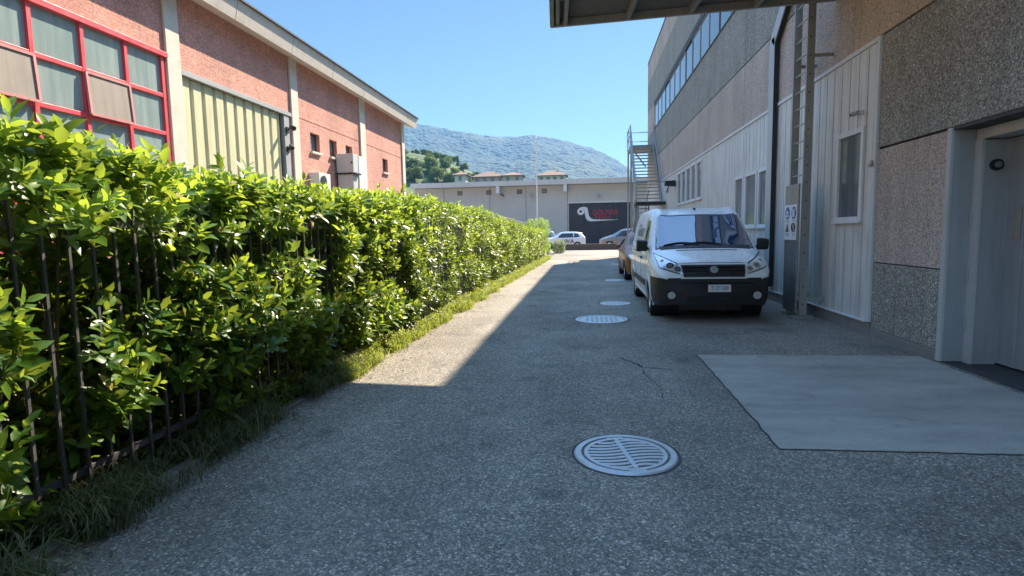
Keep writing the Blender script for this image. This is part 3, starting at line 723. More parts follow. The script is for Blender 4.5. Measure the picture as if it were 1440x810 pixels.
# steel door portal
m = MB(); m.box(XW-.012, 4.20, 6.80, 6.86, 0.01, 2.585); m.build('outer_jamb', MA['steel_grey'], rb, bevel=.004)
m = MB(); m.box(XW-.016, XW+.012, 6.795, 6.87, 0.01, 2.59); m.build('jamb_edge', MA['edge_light'], rb)
m = MB(); m.box(4.20, 4.47, 6.70, 6.79, 0.0, 2.44); m.build('inner_jamb', MA['steel_grey'], rb, bevel=.004)
m = MB(); m.box(4.195, 4.225, 6.69, 6.80, 0.0, 2.45); m.build('jamb_edge', MA['edge_light'], rb)
m = MB(); m.box(4.20, 4.47, 3.25, 6.80, 2.45, 2.56); m.build('door_lintel', MA['edge_light'], rb, bevel=.004)
m = MB(); m.box(XW, 4.7, 3.2, 6.86, 2.565, 2.598); m.build('portal_head', MA['dark_metal'], rb)
m = MB(); m.box(4.47, 4.53, 5.05, 6.70, .03, 2.44); d1 = m.build('door', MA['door_grey'], rb)
m = MB(); m.frame(4.458, 4.472, 6.42, 6.70, .03, 2.44, .02); m.build('stile', MA['steel_grey'], d1)
m = MB(); m.box(4.455, 4.47, 6.46, 6.58, 1.38, 1.72); m.build('lock_plate', MA['galv_dull'], d1, bevel=.004)
m = MB(); m.box(4.47, 4.53, 3.3, 5.04, .03, 2.44); m.build('door', MA['door_grey'], rb)
for z in (.45,1.0,1.6):
    m = MB(); m.tube([(4.19,6.785,z-.07),(4.19,6.785,z+.07)], .016, 8); m.build('hinge', MA['lintel'], rb)
m = MB(); m.box(4.0,4.74,3.2,6.8,-.01,.006); m.build('threshold', paint('dark_threshold', (.045,.045,.045), .8), rb)
m = MB(); m.tube([(XW-.01,8.47,2.42),(XW-.05,8.47,2.42)], .03, 10); m.box(XW-.07, XW-.01, 8.43, 8.50, 2.36, 2.40); m.build('latch', MA['galv_dull'], rb)
# square downpipe with elbow
dp = empty('square_downpipe', (3.86, 12.6, 0), 'pale square metal downpipe with an angled elbow on the white cladding', 'downpipe')
m = MB(); m.box(3.855,3.945,12.50,12.80,.3,5.42); m.build('pipe', MA['edge_light'], dp)
m = MB(); m.bar((3.90,12.66,5.36),(3.90,11.25,6.53), .09, .28); m.build('elbow', MA['edge_light'], dp)
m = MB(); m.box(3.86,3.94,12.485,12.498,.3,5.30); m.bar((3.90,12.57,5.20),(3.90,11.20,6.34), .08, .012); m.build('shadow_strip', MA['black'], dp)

# ladder with cover plate and sign
la = empty('fixed_ladder', (3.6, 10.3, 0), 'tall grey fixed wall ladder with a steel cover over its lower rungs', 'ladder')
LX0, LX1 = 3.58, 3.70
for y, nm in ((9.98,0),(10.56,1)):
    m = MB(); m.box(LX0, LX1, y-.022, y+.022, .06, 9.0); st = m.build('stile', MA['galv_dull'], la)
    if nm == 0:
        h = MB()
        for k in range(30): h.tube([(3.63, y-.0225, .25+k*.29),(3.63, y-.0265, .25+k*.29)], .013, 8)
        h.build('hole_disc', MA['black'], st)  # black discs added to stand in for the holes in the channel
for k in range(25):
    m = MB(); m.tube([(3.62,10.0,2.42+k*.28),(3.62,10.54,2.42+k*.28)], .014, 8); m.build('rung', MA['galv'], la)
m = MB(); m.box(3.525, 3.556, 9.99, 10.60, .10, 2.27); pl = m.build('cover_plate', MA['alu'], la, bevel=.006)
for q in ((3.45,3.8,9.9,10.03,.0,.055),(3.5,3.75,10.53,10.6,0,.055)): m = MB(); m.box(*q); m.build('foot', MA['galv_dull'], la)
for z in (.35,4.3,7.0):
    for y in (9.94,10.6):
        m = MB(); m.box(LX1-.02, XW-.008, y-.02, y+.02, z-.025, z+.025); m.build('bracket', MA['galv_dull'], la)
sg = empty('safety_sign', (3.522, 10.3, 1.63), 'white safety notice with blue and black symbols on the ladder cover', 'sign')
m = MB(); m.box(3.516, 3.5235, 10.02, 10.57, 1.33, 1.93); m.build('board', MA['sign_white'], sg)
def disc(name, y, z, r, mat, x=3.5125, n=24, sy=1):
    m = MB(); m.loft([[(x, y+r*sy*cos(2*pi*k/n), z+r*sin(2*pi*k/n)) for k in range(n)], [(x+.003, y+r*sy*cos(2*pi*k/n), z+r*sin(2*pi*k/n)) for k in range(n)]]); return m.build(name, mat, sg)
disc('helmet_symbol', 10.44, 1.79, .105, MA['sign_blue']); disc('glove_symbol', 10.15, 1.79, .105, MA['sign_blue'])
m = MB(); m.box(3.508,3.5115,10.38,10.50,1.72,1.76); m.prism([(10.40,1.77),(10.48,1.77),(10.49,1.80),(10.44,1.84),(10.39,1.80)],'x',3.508,3.5115); m.build('helmet_mark', MA['sign_white'], sg)
m = MB(); m.prism([(10.11,1.72),(10.19,1.72),(10.20,1.86),(10.17,1.86),(10.15,1.79),(10.13,1.86),(10.10,1.86)],'x',3.508,3.5115); m.build('glove_mark', MA['sign_white'], sg)
m = MB(); m.prism([(10.36,1.47),(10.52,1.47),(10.44,1.61)],'x',3.5105,3.5135); m.build('warning_triangle', MA['black'], sg)
m = MB(); m.prism([(10.41,1.50),(10.47,1.50),(10.44,1.555)],'x',3.507,3.510); m.build('triangle_mark', MA['sign_yellow'], sg)
m = MB(); pts = [(3.512, 10.15+.07*cos(a), 1.545+.07*sin(a)) for a in np.linspace(0, 2*pi, 25)]; m.tube(pts, .011, 6); m.bar((3.512,10.20,1.49),(3.512,10.10,1.60),.012,.012); m.build('prohibition_symbol', MA['black'], sg)
for (y0,y1,z) in ((10.35,10.53,1.43),(10.35,10.50,1.40),(10.08,10.23,1.43),(10.08,10.20,1.40),(10.35,10.53,1.65),(10.07,10.24,1.65)): m = MB(); m.box(3.5125,3.5155,y0,y1,z,z+.012); m.build('caption_line', MA['greylet'], sg)

# security cameras and door lamp
def seccam(loc, label, s=1):
    e = empty('security_camera', loc, label, 'security camera'); x, y, z = loc
    m = MB(); m.tube([(x,y,z),(x-.05*s,y,z)], .055*s, 16); m.build('base', MA['white_trim'], e)
    m = MB(); m.tube([(x-.05*s,y,z),(x-.10*s,y,z-.01)], .025*s, 10); m.build('arm', MA['white_trim'], e)
    m = MB(); m.tube([(x-.08*s,y-.02*s,z-.0),(x-.17*s,y+.13*s,z-.02*s)], .05*s, 16); b = m.build('housing', MA['galv_dull'], e, True)
    m = MB(); m.tube([(x-.168*s,y+.127*s,z-.02*s),(x-.185*s,y+.155*s,z-.022*s)], .043*s, 16); m.build('lens', MA['blackgloss'], b)
    return e
seccam((XW-.012, 8.86, 3.17), 'small pale security camera above the window in the white cladding', .62)
dl = empty('door_lamp', (4.34, 6.695, 2.17), 'small round black lamp on the grey steel door jamb', 'lamp')
m = MB(); m.tube([(4.34,6.698,2.17),(4.34,6.66,2.17)], .06, 18); m.build('body', MA['blackgloss'], dl, True)
m = MB(); m.tube([(4.34,6.66,2.17),(4.34,6.645,2.17)], .035, 14); m.build('lens', MA['glass_dark'], dl, True)
fl = empty('wall_floodlight', (3.9, 25.9, 3.5), 'black floodlight on a thin arm beside the far window row of the factory', 'floodlight')
m = MB(); m.bar((XW-.006,28.6,3.36),(3.74,26.1,3.52), .04, .04); m.build('arm', MA['dark_metal'], fl)
m = MB(); m.loft([[(3.92,25.5,3.42),(3.48,25.5,3.46),(3.48,25.5,3.66),(3.92,25.5,3.68)],[(3.9,26.1,3.44),(3.52,26.1,3.48),(3.52,26.1,3.62),(3.9,26.1,3.64)]]); m.build('housing', MA['black'], fl, bevel=.02)

# canopy above the camera
CZ = 5.1
cp = empty('entrance_canopy', (1.8, 5, CZ), 'dark steel entrance canopy overhead with exposed ribs, fixed to the pebble factory', 'canopy')
def cy(x): return 10.28 + (x+.575)*(-.0817)
CB = 5.4
def ex(y): return -.575+(10.28-y)*.05
def quad(z): return [(ex(10.2)+.03,cy(-.55)-.06,z),(3.96,cy(3.96)-.06,z),(3.96,CB,z),(ex(CB)+.06,CB,z)]
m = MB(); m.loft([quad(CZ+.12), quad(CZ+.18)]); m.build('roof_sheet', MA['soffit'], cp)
m = MB(); m.loft([[(x,cy(x)-.05,CZ),(x,cy(x),CZ),(x,cy(x),CZ+.24),(x,cy(x)-.05,CZ+.24)] for x in (-.575,3.96)]); m.build('front_beam', MA['galv_dull'], cp)
m = MB(); m.bar((ex(CB)+.02,CB,CZ+.12),(ex(10.22)+.02,10.22,CZ+.12),.07,.24); m.build('edge_beam', MA['beam'], cp)
m = MB(); m.tube([(ex(CB)+.12,CB,CZ+.055),(ex(10.2)+.12,10.2,CZ+.055)], .042, 10); m.build('gutter', MA['beam'], cp)
for x in (-.32,.75,1.76,2.77):
    m = MB(); m.bar((x+(10.2-CB)*.06,CB,CZ+.06),(x,cy(x)-.055,CZ+.06),.065,.115); m.build('rib', MA['beam'], cp)
for yy in (9.3,8.3,7.3,6.3):
    m = MB(); m.box(ex(yy)+.06,3.95,yy-.02,yy+.02,CZ+.075,CZ+.117); m.build('purlin', MA['beam'], cp)

# fire escape at the far end of the factory
fs = empty('fire_escape', (3.2, 33, 0), 'grey steel fire escape stair at the far end of the factory', 'staircase')
x0, x1 = 2.62, 3.93
def rail(pts, nm='railing', r=.025): m = MB(); [m.tube([a, b], r, 8) for a, b in pts]; return m.build(nm, MA['stair'], fs)
m = MB(); m.box(x0,x1,33.6,36.0,6.22,6.40); m.build('landing', MA['stair'], fs)
m = MB(); m.box(x0-.1,x1,28.6,30.0,2.78,2.92); m.build('landing', MA['black'], fs)
for x in (x0, x1-.06):
    m = MB(); m.bar((x+.03,33.62,6.30),(x+.03,29.9,2.86),.06,.24); m.build('stringer', MA['stair'], fs)
for k in range(17):
    f = (k+.5)/17; m = MB(); y = 33.6-3.65*f; z = 6.22-3.34*f; m.box(x0+.065,x1-.065,y-.14,y+.12,z-.02,z+.02); m.build('tread', MA['galv_dull'], fs)
rail([((x0,33.6,6.4),(x0,33.6,7.55)),((x0,36,6.4),(x0,36,7.55)),((x0,33.6,7.5),(x0,36,7.5)),((x0,33.6,6.95),(x0,36,6.95)),((x0,36,7.5),(x1,36,7.5)),((x0,36,6.95),(x1,36,6.95)),((x0,34.8,6.4),(x0,34.8,7.5))])
rail([((x0,33.6,7.5),(x0,29.9,3.95)),((x0,33.6,6.95),(x0,29.9,3.4)),((x0,31.7,4.5),(x0,31.7,5.6)),((x0,29.9,2.9),(x0,29.9,3.95)),((x1-.05,33.6,7.5),(x1-.05,29.9,3.95))])
rail([((x0-.1,28.6,2.9),(x0-.1,28.6,3.95)),((x0-.1,28.6,3.95),(x0-.1,30,3.95)),((x0-.1,28.6,3.4),(x0-.1,30,3.4)),((x0-.1,28.6,3.9),(x1,28.6,3.9))])
rail([((x0+.2,34.0,6.15),(x1-.4,34.0,5.2))], 'brace', .04)
for x, y in ((x0,33.7),(x0,35.9),(x0-.05,28.7),(x0-.05,29.9)):
    m = MB(); m.box(x,x+.09,y-.045,y+.045,0,6.2 if y > 31 else 2.78); m.build('post', MA['stair'], fs)
for s_ in (0,1):
    m = MB(); m.bar((x0+.03+.62*s_,29.9,2.70),(x0+.03+.62*s_,34.0,.1),.06,.2); m.build('stringer', MA['stair'], fs)
for k in range(13):
    f = (k+.5)/13; m = MB(); m.box(x0+.07,x0+.61,29.9+4.1*f-.12,29.9+4.1*f+.12,2.75-2.7*f-.02,2.75-2.7*f+.02); m.build('tread', MA['galv_dull'], fs)
rail([((x0+.02,29.9,3.6),(x0+.02,34.0,1.0)),((x0+.02,32,1.4),(x0+.02,32,2.3)),((x0+.02,34,.0),(x0+.02,34,1.0)),((x0+.64,29.9,3.6),(x0+.64,34.0,1.0))])

# ------------------------------------------------------------------ left building
XL = -10.0
lb = empty('terracotta_workshop', (XL, 18, 0), 'terracotta walled workshop with concrete pillars and roof edge behind the hedge', 'building')
m = MB(); SW = [(19.98,20.72),(21.55,22.22),(23.08,23.77),(27.45,28.2)]; z0w, z1w = 4.67, 5.35
# wall as strips so that openings are real
def strip(y0, y1, z0, z1): m.box(XL-.3, XL, y0, y1, z0, z1)
strip(-6,7.2,0,7.66); strip(7.2,12.72,5.98,7.66); strip(7.2,12.72,0,1.3); strip(12.72,13.35,0,7.66); strip(13.35,18.45,5.76,7.66); strip(13.35,18.45,0,.05)
strip(18.45,19.98,0,7.66)
prev = 19.98
for a, b in SW:
    if a > prev: strip(prev, a, 0, 7.66)
    strip(a,b,0,z0w); strip(a,b,z1w,7.66); prev = b
strip(prev,30.85,0,7.66); m.box(-30,XL-.3,30.55,30.85,0,7.66); m.box(-30,XL-.3,-6,-5.7,0,7.66)
m.build('wall', MA['brick'], lb)
for a, b in ((.9,1.4),(6.7,7.18),(12.80,13.28),(18.62,19.10),(24.62,25.22),(30.45,30.90)):
    m = MB(); m.box(XL+.001, XL+.07, a, b, 0, 7.63); m.build('pilaster', MA['concrete'], lb, bevel=.015)
m = MB(); m.prism([(XL-.02,7.64),(XL+.5,7.50),(XL+.62,8.02),(XL+.50,8.06),(XL-.02,7.9)], 'y', -6.2, 31.7); m.build('fascia', MA['fascia'], lb)
m = MB()
for y in np.arange(-3, 31, 3.0): m.prism([(XL+.4,7.53),(XL+.502,7.502),(XL+.622,8.02),(XL+.5,8.05)], 'y', y-.012, y+.012)
m.build('fascia_joint', MA['plinth'], lb)
m = MB(); m.prism([(XL+.42,8.065),(XL+.68,8.025),(XL+.68,8.075),(XL+.42,8.12)], 'y', -6.25, 31.75); m.build('roof_flashing', MA['flash'], lb)
m = MB(); m.prism([(XL+.45,8.0),(XL+.45,8.11),(XL-12,10.6),(XL-12,10.4)], 'y', -6.1, 31.6); m.build('roof', MA['roof_grey'], lb)
m = MB(); m.box(XL-.32,XL-.301,-5.6,30.5,0,7.6); m.build('interior_screen', MA['joint'], lb)
# big red window
rw = MB(); rw.box(XL-.06,XL+.10,7.15,12.80,5.86,5.98); cols = [12.66-1.09*i for i in range(6)]
for c in cols: rw.box(XL-.05,XL+.05,c-.045,c+.045,1.3,5.86)
for z in (1.36,2.25,3.16,4.06,4.95): rw.box(XL-.045,XL+.045,7.2,12.7,z-.045,z+.045)
rwo = rw.build('window', MA['red'], lb, bevel=.006)
m = MB(); m.box(XL-.02,XL-.01,7.2,12.7,1.35,5.86); m.build('pane', MA['glass_green'], rwo)
for (a, b) in ((11.57,10.48),(9.39,8.30)):
    zt, zb = 4.92, 4.09; out = .05
    pts = lambda u, v: (XL+.06+out*(1-v), a+(b-a)*u, zb+(zt-zb)*v)
    m = MB()
    for (u0,v0,u1,v1) in ((0,0,1,0),(0,1,1,1),(0,0,0,1),(1,0,1,1)): m.bar(pts(u0,v0), pts(u1,v1), .05, .05, (1,0,0))
    so_ = m.build('open_sash', MA['red_pale'], rwo)
    m = MB(); m.grid([[pts(.03,.03),pts(.97,.03)],[pts(.03,.97),pts(.97,.97)]]); m.build('sash_pane', MA['glass_tan'], so_)
# green ribbed door panel
m = MB(); y = 13.36; P0, P1 = [], []
k = 0
while y < 18.1:
    for dy, dx in ((0,.0),(.30,.0),(.34,-.05),(.42,-.05),(.46,.0)):
        if y+dy < 18.12: P0.append((XL-.05+dx, y+dy, .06)); P1.append((XL-.05+dx, y+dy, 5.60))
    y += .46
m.grid([P0, P1]); m.build('sliding_door', MA['green_sheet'], lb)
m = MB(); m.box(XL-.1,XL+.06,13.30,18.60,5.62,5.74); m.build('door_track', MA['lintel'], lb)
m = MB(); m.box(XL-.12,XL+.03,18.14,18.45,.05,5.615); m.build('door_jamb', MA['lintel'], lb)
for a, b in SW:
    f = MB(); f.frame(XL-.2,XL-.14,a+.002,b-.002,z0w+.002,z1w-.002,.05); fo = f.build('window', MA['dark_metal'], lb)
    p = MB(); p.box(XL-.18,XL-.165,a+.05,b-.05,z0w+.05,z1w-.05); p.build('pane', MA['glass_dark'], fo)
    q = MB(); q.box(XL-.13,XL+.09,a-.03,b+.03,z0w-.085,z0w-.002); q.build('sill', MA['cream'], fo, bevel=.008)
m = MB(); m.box(XL+.001,XL+.012,19.15,24.6,5.72,5.755); m.box(XL+.001,XL+.012,25.25,30.4,5.72,5.755); m.build('wall_joint', MA['brick'], lb)
def wlamp(y, z, label, L=.45):
    e = empty('wall_spotlight', (XL+.05, y, z), label, 'spotlight'); x = XL+.03
    m = MB(); m.box(x,x+.05,y-.07,y+.07,z-.1,z+.1); m.build('bracket', MA['black'], e)
    m = MB(); m.tube([(x+.05,y,z),(x+L*.55,y-.03,z+.1)], .025, 8); m.build('arm', MA['black'], e)
    m = MB(); m.tube([(x+L*.5,y,z+.14),(x+L*1.05,y-.1,z+.02)], [.05,.085], 14); m.build('head', MA['black'], e, True)
wlamp(18.28, 5.12, 'larger black spotlight high on the right edge of the olive ribbed door', .3)
wlamp(18.28, 4.48, 'smaller black spotlight low on the right edge of the olive ribbed door', .2)
# cabinets
cb = empty('air_handling_cabinet', (-9.5, 22, 0), 'grey and white stacked metal cabinet on a raised frame beside the terracotta wall', 'cabinet')
m = MB(); m.box(-9.93,-9.22,21.95,22.45,4.06,4.82); m.build('upper_cabinet', MA['cab_grey'], cb, bevel=.01)
m = MB(); m.box(-9.97,-9.12,21.9,22.5,4.0,4.055); m.build('shelf', MA['black'], cb)
m = MB(); m.box(-9.90,-9.25,21.97,22.45,2.6,3.998); m.build('lower_cabinet', MA['cab_grey'], cb, bevel=.01)
m = MB(); m.box(-9.93,-9.22,22.52,23.35,2.6,4.80); m.build('white_cabinet', MA['cab_white'], cb, bevel=.01)
m = MB()
for x in (-9.9,-9.28):
    for y in (22.0,23.3): m.box(x,x+.05,y-.05,y,0,2.598)
m.build('frame', MA['galv_dull'], cb)
m = MB(); m.box(-9.32,-9.26,21.935,21.948,4.42,4.50); m.build('handle', MA['black'], cb)
ac = empty('air_conditioner', (-9.7, 20.2, 3.4), 'white air conditioner unit low on the terracotta wall just above the hedge', 'air conditioner')
m = MB(); m.box(-9.99,-9.6,19.7,20.65,3.2,3.86); m.build('casing', MA['cab_white'], ac, bevel=.02)
m = MB(); m.lathe([(.02,-9.575),(.24,-9.575),(.26,-9.598)], (0,20.05,3.53), 24, 'x'); m.build('fan_grille', MA['black'], ac)
m = MB()
for y in (19.8,20.5): m.bar((-9.995,y,3.17),(-9.6,y,3.17),.04,.05)
m.build('bracket', MA['galv_dull'], ac)

# ------------------------------------------------------------------ far factory with gate
YF = 58.0
fb = empty('grey_factory', (-6, YF, 0), 'low grey factory with flat pale roof edge and charcoal gate across the road end', 'building')
m = MB(); gx0, gx1, gz = -1.63, 4.50, 4.36
m.box(-17.5,gx0,YF,YF+.3,0,6.22); m.box(gx1,22,YF,YF+.3,0,6.22); m.box(gx0,gx1,YF,YF+.3,gz,6.22); m.box(-17.5,22,YF+20,YF+20.3,0,6.22); m.box(-17.8,-17.5,YF,YF+20,0,6.22)
m.build('wall', MA['far_wall'], fb)
m = MB(); m.prism([(YF-.9,6.24),(YF-.9,6.73),(YF+20.5,6.9),(YF+20.5,6.4)], 'x', -17.9, 22.5); m.build('roof', MA['far_roof'], fb)
m = MB()
for x in (-14.6,-9.75,-6.0,-1.75,4.75): m.box(x-.02,x+.02,YF-.006,YF+.05,.02,6.2)
m.build('wall_joint', MA['joint'], fb)
for x in (-12.9,-9.85,-6.65,-4.1):
    f = MB(); f.box(x-.26,x+.26,YF-.03,YF+.02,5.46,5.90); fo = f.build('window', MA['dark_metal'], fb)
    p = MB(); p.box(x-.2,x+.2,YF-.045,YF-.031,5.52,5.84); p.build('pane', MA['glass_dark'], fo)
for x in (-8.8,-1.95):
    m = MB(); m.box(x-.17,x+.17,YF-.85,YF-.01,5.5,6.235); m.build('roof_bracket', MA['white_trim'], fb)
m = MB(); m.frame(0,1,0,1,0,1,.1) if False else None
m.box(gx0-.12,gx1+.12,YF-.03,YF+.2,gz,gz+.14); m.box(gx1,gx1+.14,YF-.03,YF+.2,0,gz); m.build('gate_frame', MA['white_trim'], fb)
m = MB()
for i in range(4): a = gx0+(gx1-gx0)*i/4; m.box(a+.012, a+(gx1-gx0)/4-.012, YF+.04, YF+.1, .05, gz-.03)
gt = m.build('gate', MA['gate'], fb)
# emblem: a roll with an unwinding band
cx, cz = -.32, 3.52
m = MB(); outer = []
bandpts_o = [(-.62,3.72),(-.52,3.90),(-.25,3.98),(.05,3.97),(.22,3.90),(.30,3.72),(.33,3.45),(.40,3.10),(.55,2.86),(.80,2.72),(1.2,2.68),(3.3,2.64)]
bandpts_i = [(-.40,3.70),(-.33,3.78),(-.25,3.80),(-.12,3.76),(-.06,3.65),(-.04,3.45),(.02,3.10),(.12,2.78),(.32,2.56),(.62,2.50),(1.2,2.53),(3.3,2.61)]
P0 = [(x,YF+.02,z) for x,z in bandpts_o]; P1 = [(x,YF+.02,z) for x,z in bandpts_i]; P2 = [(x,YF+.038,z) for x,z in bandpts_i]; P3 = [(x,YF+.038,z) for x,z in bandpts_o]
m.grid([P0,P1,P2,P3,P0]); m.lathe([(.13,YF+.018),(.36,YF+.018),(.36,YF+.037),(.13,YF+.037)], (-.42,0,3.52), 28, 'y'); m.build('emblem', MA['logo_white'], gt)
text('lettering', 'GOLMAR', .86, MA['logo_red'], gt, (2.05,YF+.03,3.36), (1,0,0), (0,0,1), .012, sx=.72)
m = MB(); m.box(1.0,2.6,YF+.025,YF+.038,2.86,2.93); m.build('small_lettering', MA['logo_red'], gt)
def flampf(x, z, lab):
    e = empty('factory_lamp', (x, YF, z), lab, 'wall lamp'); m = MB(); m.box(x-.06,x+.06,YF-.1,YF-.008,z-.06,z+.06); m.build('base', MA['dark_metal'], e)
    m = MB(); m.tube([(x,YF-.1,z),(x,YF-.4,z+.08)], [.08,.2], 12); m.build('shade', MA['galv_dull'], e)
flampf(-5.35, 5.15, 'grey wall lamp on the grey factory between two high windows'); flampf(1.4, 4.98, 'grey wall lamp centred above the charcoal gate')
m = MB(); m.tube([(-8.6,YF-.1,5.5),(-8.2,YF-.4,5.25)], .06, 8); tag(m.build('rain_spout', MA['black']), 'black rain spout bent below a roof bracket of the grey factory', 'spout')
pe = empty('flag_pole', (-4.02,48,0), 'tall thin white pole standing before the grey factory', 'pole')
m = MB(); m.tube([(-4.02,48,0),(-4.02,48,9.3)], [.06,.045], 12); m.build('shaft', MA['pole'], pe); m = MB(); m.lathe([(.02,9.3),(.07,9.34),(.07,9.42),(.02,9.46)], (-4.02,48,0), 12); m.build('finial', MA['pole'], pe)
lw = MB(); lw.box(-2.6,16,46.05,46.3,-.02,.50); tag(lw.build('low_wall', MA['low_wall'], bevel=.01), 'low brown concrete wall across the end of the road', 'wall')
rp = MB(); rp.prism([(-7.0,0),(-3.4,0),(-3.4,1.95),(-7.0,3.1)], 'y', 38.0, 38.3); tag(rp.build('ramp_wall', MA['cream'], bevel=.01), 'pale sloping concrete ramp wall showing over the far end of the hedge', 'wall')
# small grey shed roof beyond the terracotta workshop
sh = empty('low_shed', (-22,50,0), 'low grey shed seen between the terracotta workshop and the grey factory', 'shed')
m = MB(); m.box(-25,-18.3,50,55,0,5.5); m.build('wall', MA['far_wall'], sh); m = MB(); m.box(-25.3,-18.0,49.6,55.3,5.5,5.75); m.build('roof', MA['far_roof'], sh)

# ------------------------------------------------------------------ vehicles
def pchip(xs, ys, x):
    xs, ys = np.array(xs, float), np.array(ys, float); h = np.diff(xs); d = np.diff(ys)/h; mm = np.zeros(len(xs)); mm[0], mm[-1] = d[0], d[-1]
    for i in range(1, len(xs)-1):
        if d[i-1]*d[i] > 0: w1, w2 = 2*h[i]+h[i-1], h[i]+2*h[i-1]; mm[i] = (w1+w2)/(w1/d[i-1]+w2/d[i])
    i = np.clip(np.searchsorted(xs, x)-1, 0, len(xs)-2); t = (x-xs[i])/h[i]
    return (2*t**3-3*t**2+1)*ys[i]+(t**3-2*t**2+t)*h[i]*mm[i]+(-2*t**3+3*t**2)*ys[i+1]+(t**3-t**2)*h[i]*mm[i+1]
class Car:
    """front at y=0, length along +y, x lateral; stations: (y, hw, zb, z2, zbelt, xs, zs, zt)"""
    def __init__(s, st, wheels, wr, n=70):
        s.st = np.array(st); ys = np.unique(np.concatenate([np.linspace(s.st[0,0], s.st[-1,0], n), s.st[:,0]])); s.ys = ys
        Pm = [pchip(s.st[:,0], s.st[:,k], ys) for k in range(1, 8)]; s.rows = []; SUB = 5
        for i in range(len(ys)):
            hw, zb, z2, zbl, xs_, zs, zt = [p[i] for p in Pm]
            c = [(hw*.93, zb), (hw*.985, zb+.6*(z2-zb)*.5), (hw, z2), (hw*.985, zbl), (xs_, zs), (xs_*.62, zt-.22*(zt-zs)), (0, zt)]
            c = [np.array(q) for q in c]; prof = []
            for k in range(len(c)-1):
                p0 = c[k-1] if k > 0 else 2*c[0]-c[1]; p1, p2 = c[k], c[k+1]; p3 = c[k+2] if k+2 < len(c) else np.array((-c[-2][0], c[-2][1]))
                for j in range(SUB):
                    t = j/SUB; q = .5*((2*p1)+(-p0+p2)*t+(2*p0-5*p1+4*p2-p3)*t*t+(-p0+3*p1-3*p2+p3)*t**3); prof.append(q)
            prof.append(c[-1]); row = [(-q[0], ys[i], q[1]) for q in prof] + [(q[0], ys[i], q[1]) for q in reversed(prof[:-1])]; s.rows.append(row)
        s.m = len(s.rows[0]); s.half = len(s.rows[0])//2; s.SUB = SUB
        s.wheels, s.wr = wheels, wr
        V = [p for r in s.rows for p in r]; F = []
        for i in range(len(s.rows)-1):
            for j in range(s.m-1): F.append((i*s.m+j, (i+1)*s.m+j, (i+1)*s.m+j+1, i*s.m+j+1))
        s.cap0 = tuple(range(s.m)); s.cap1 = tuple((len(s.rows)-1)*s.m+j for j in range(s.m)); s.V, s.F = V, F
        s.bvh = BVHTree.FromPolygons([Vector(v) for v in V], F+[s.cap0, s.cap1])
    def body(s, parent, mat, bumper=None, by=.6, rby=None):
        fb_, ff = MB(), MB(); keep, bump = [], []
        L = s.st[-1,0]
        for f in s.F:
            c = sum((Vector(s.V[i]) for i in f), Vector())/4
            if c.z < s.wr*2.0 and any((c.y-w)**2+(c.z-s.wr)**2 < (s.wr*1.16)**2 for w in s.wheels): continue
            j = (f[0] % s.m); jj = min(j, s.m-2-j)
            if bumper and jj < 2*s.SUB and (c.y < by or (rby and c.y > rby)): bump.append(f)
            else: keep.append(f)
        caps = [s.cap0, s.cap1]
        if bumper: bump += caps
        else: keep += caps
        b = MB(); b.v = list(s.V); b.f = keep; b.build('body', mat, parent, True, angle=50)
        if bumper:
            q = MB(); q.v = list(s.V); q.f = bump; o = q.build('bumper', bumper, parent, True, angle=50)
    def hit(s, u, v, side):
        o, d = {'front': (Vector((u,-3,v)), Vector((0,1,0))), 'back': (Vector((u,9,v)), Vector((0,-1,0))), 'left': (Vector((-4,u,v)), Vector((1,0,0))), 'right': (Vector((4,u,v)), Vector((-1,0,0))), 'top': (Vector((u,v,5)), Vector((0,0,-1)))}[side]
        r = s.bvh.ray_cast(o, d)
        if r[0] is None: r = s.bvh.find_nearest(o + d*3)
        n = r[1]
        if n.dot(d) > 0: n = -n
        return r[0], n
    def patch(s, name, q, side, mat, parent, off=.005, n=(8,6), thick=.012, bow=0):
        """q: 4 corners (u,v) in order; Coons-like bilinear with slight bow"""
        A, B, C, D = q; P, Q = [], []
        for i in range(n[0]+1):
            u = i/n[0]; ro, ri = [], []
            for j in range(n[1]+1):
                v = j/n[1]; x = (A[0]*(1-u)+B[0]*u)*(1-v)+(D[0]*(1-u)+C[0]*u)*v; y = (A[1]*(1-u)+B[1]*u)*(1-v)+(D[1]*(1-u)+C[1]*u)*v
                y += bow*4*u*(1-u)*(v-.5)*2*.5
                p, nn = s.hit(x, y, side); ro.append(p+nn*off); ri.append(p+nn*(off-thick))
            P.append(ro); Q.append(ri)
        m = MB(); m.grid(P)
        loop = [(i,0) for i in range(n[0])]+[(n[0],j) for j in range(n[1])]+[(i,n[1]) for i in range(n[0],0,-1)]+[(0,j) for j in range(n[1],0,-1)]
        loop.append(loop[0]); m.grid([[P[i][j] for i,j in loop],[Q[i][j] for i,j in loop]])
        return m.build(name, mat, parent, True, angle=40)
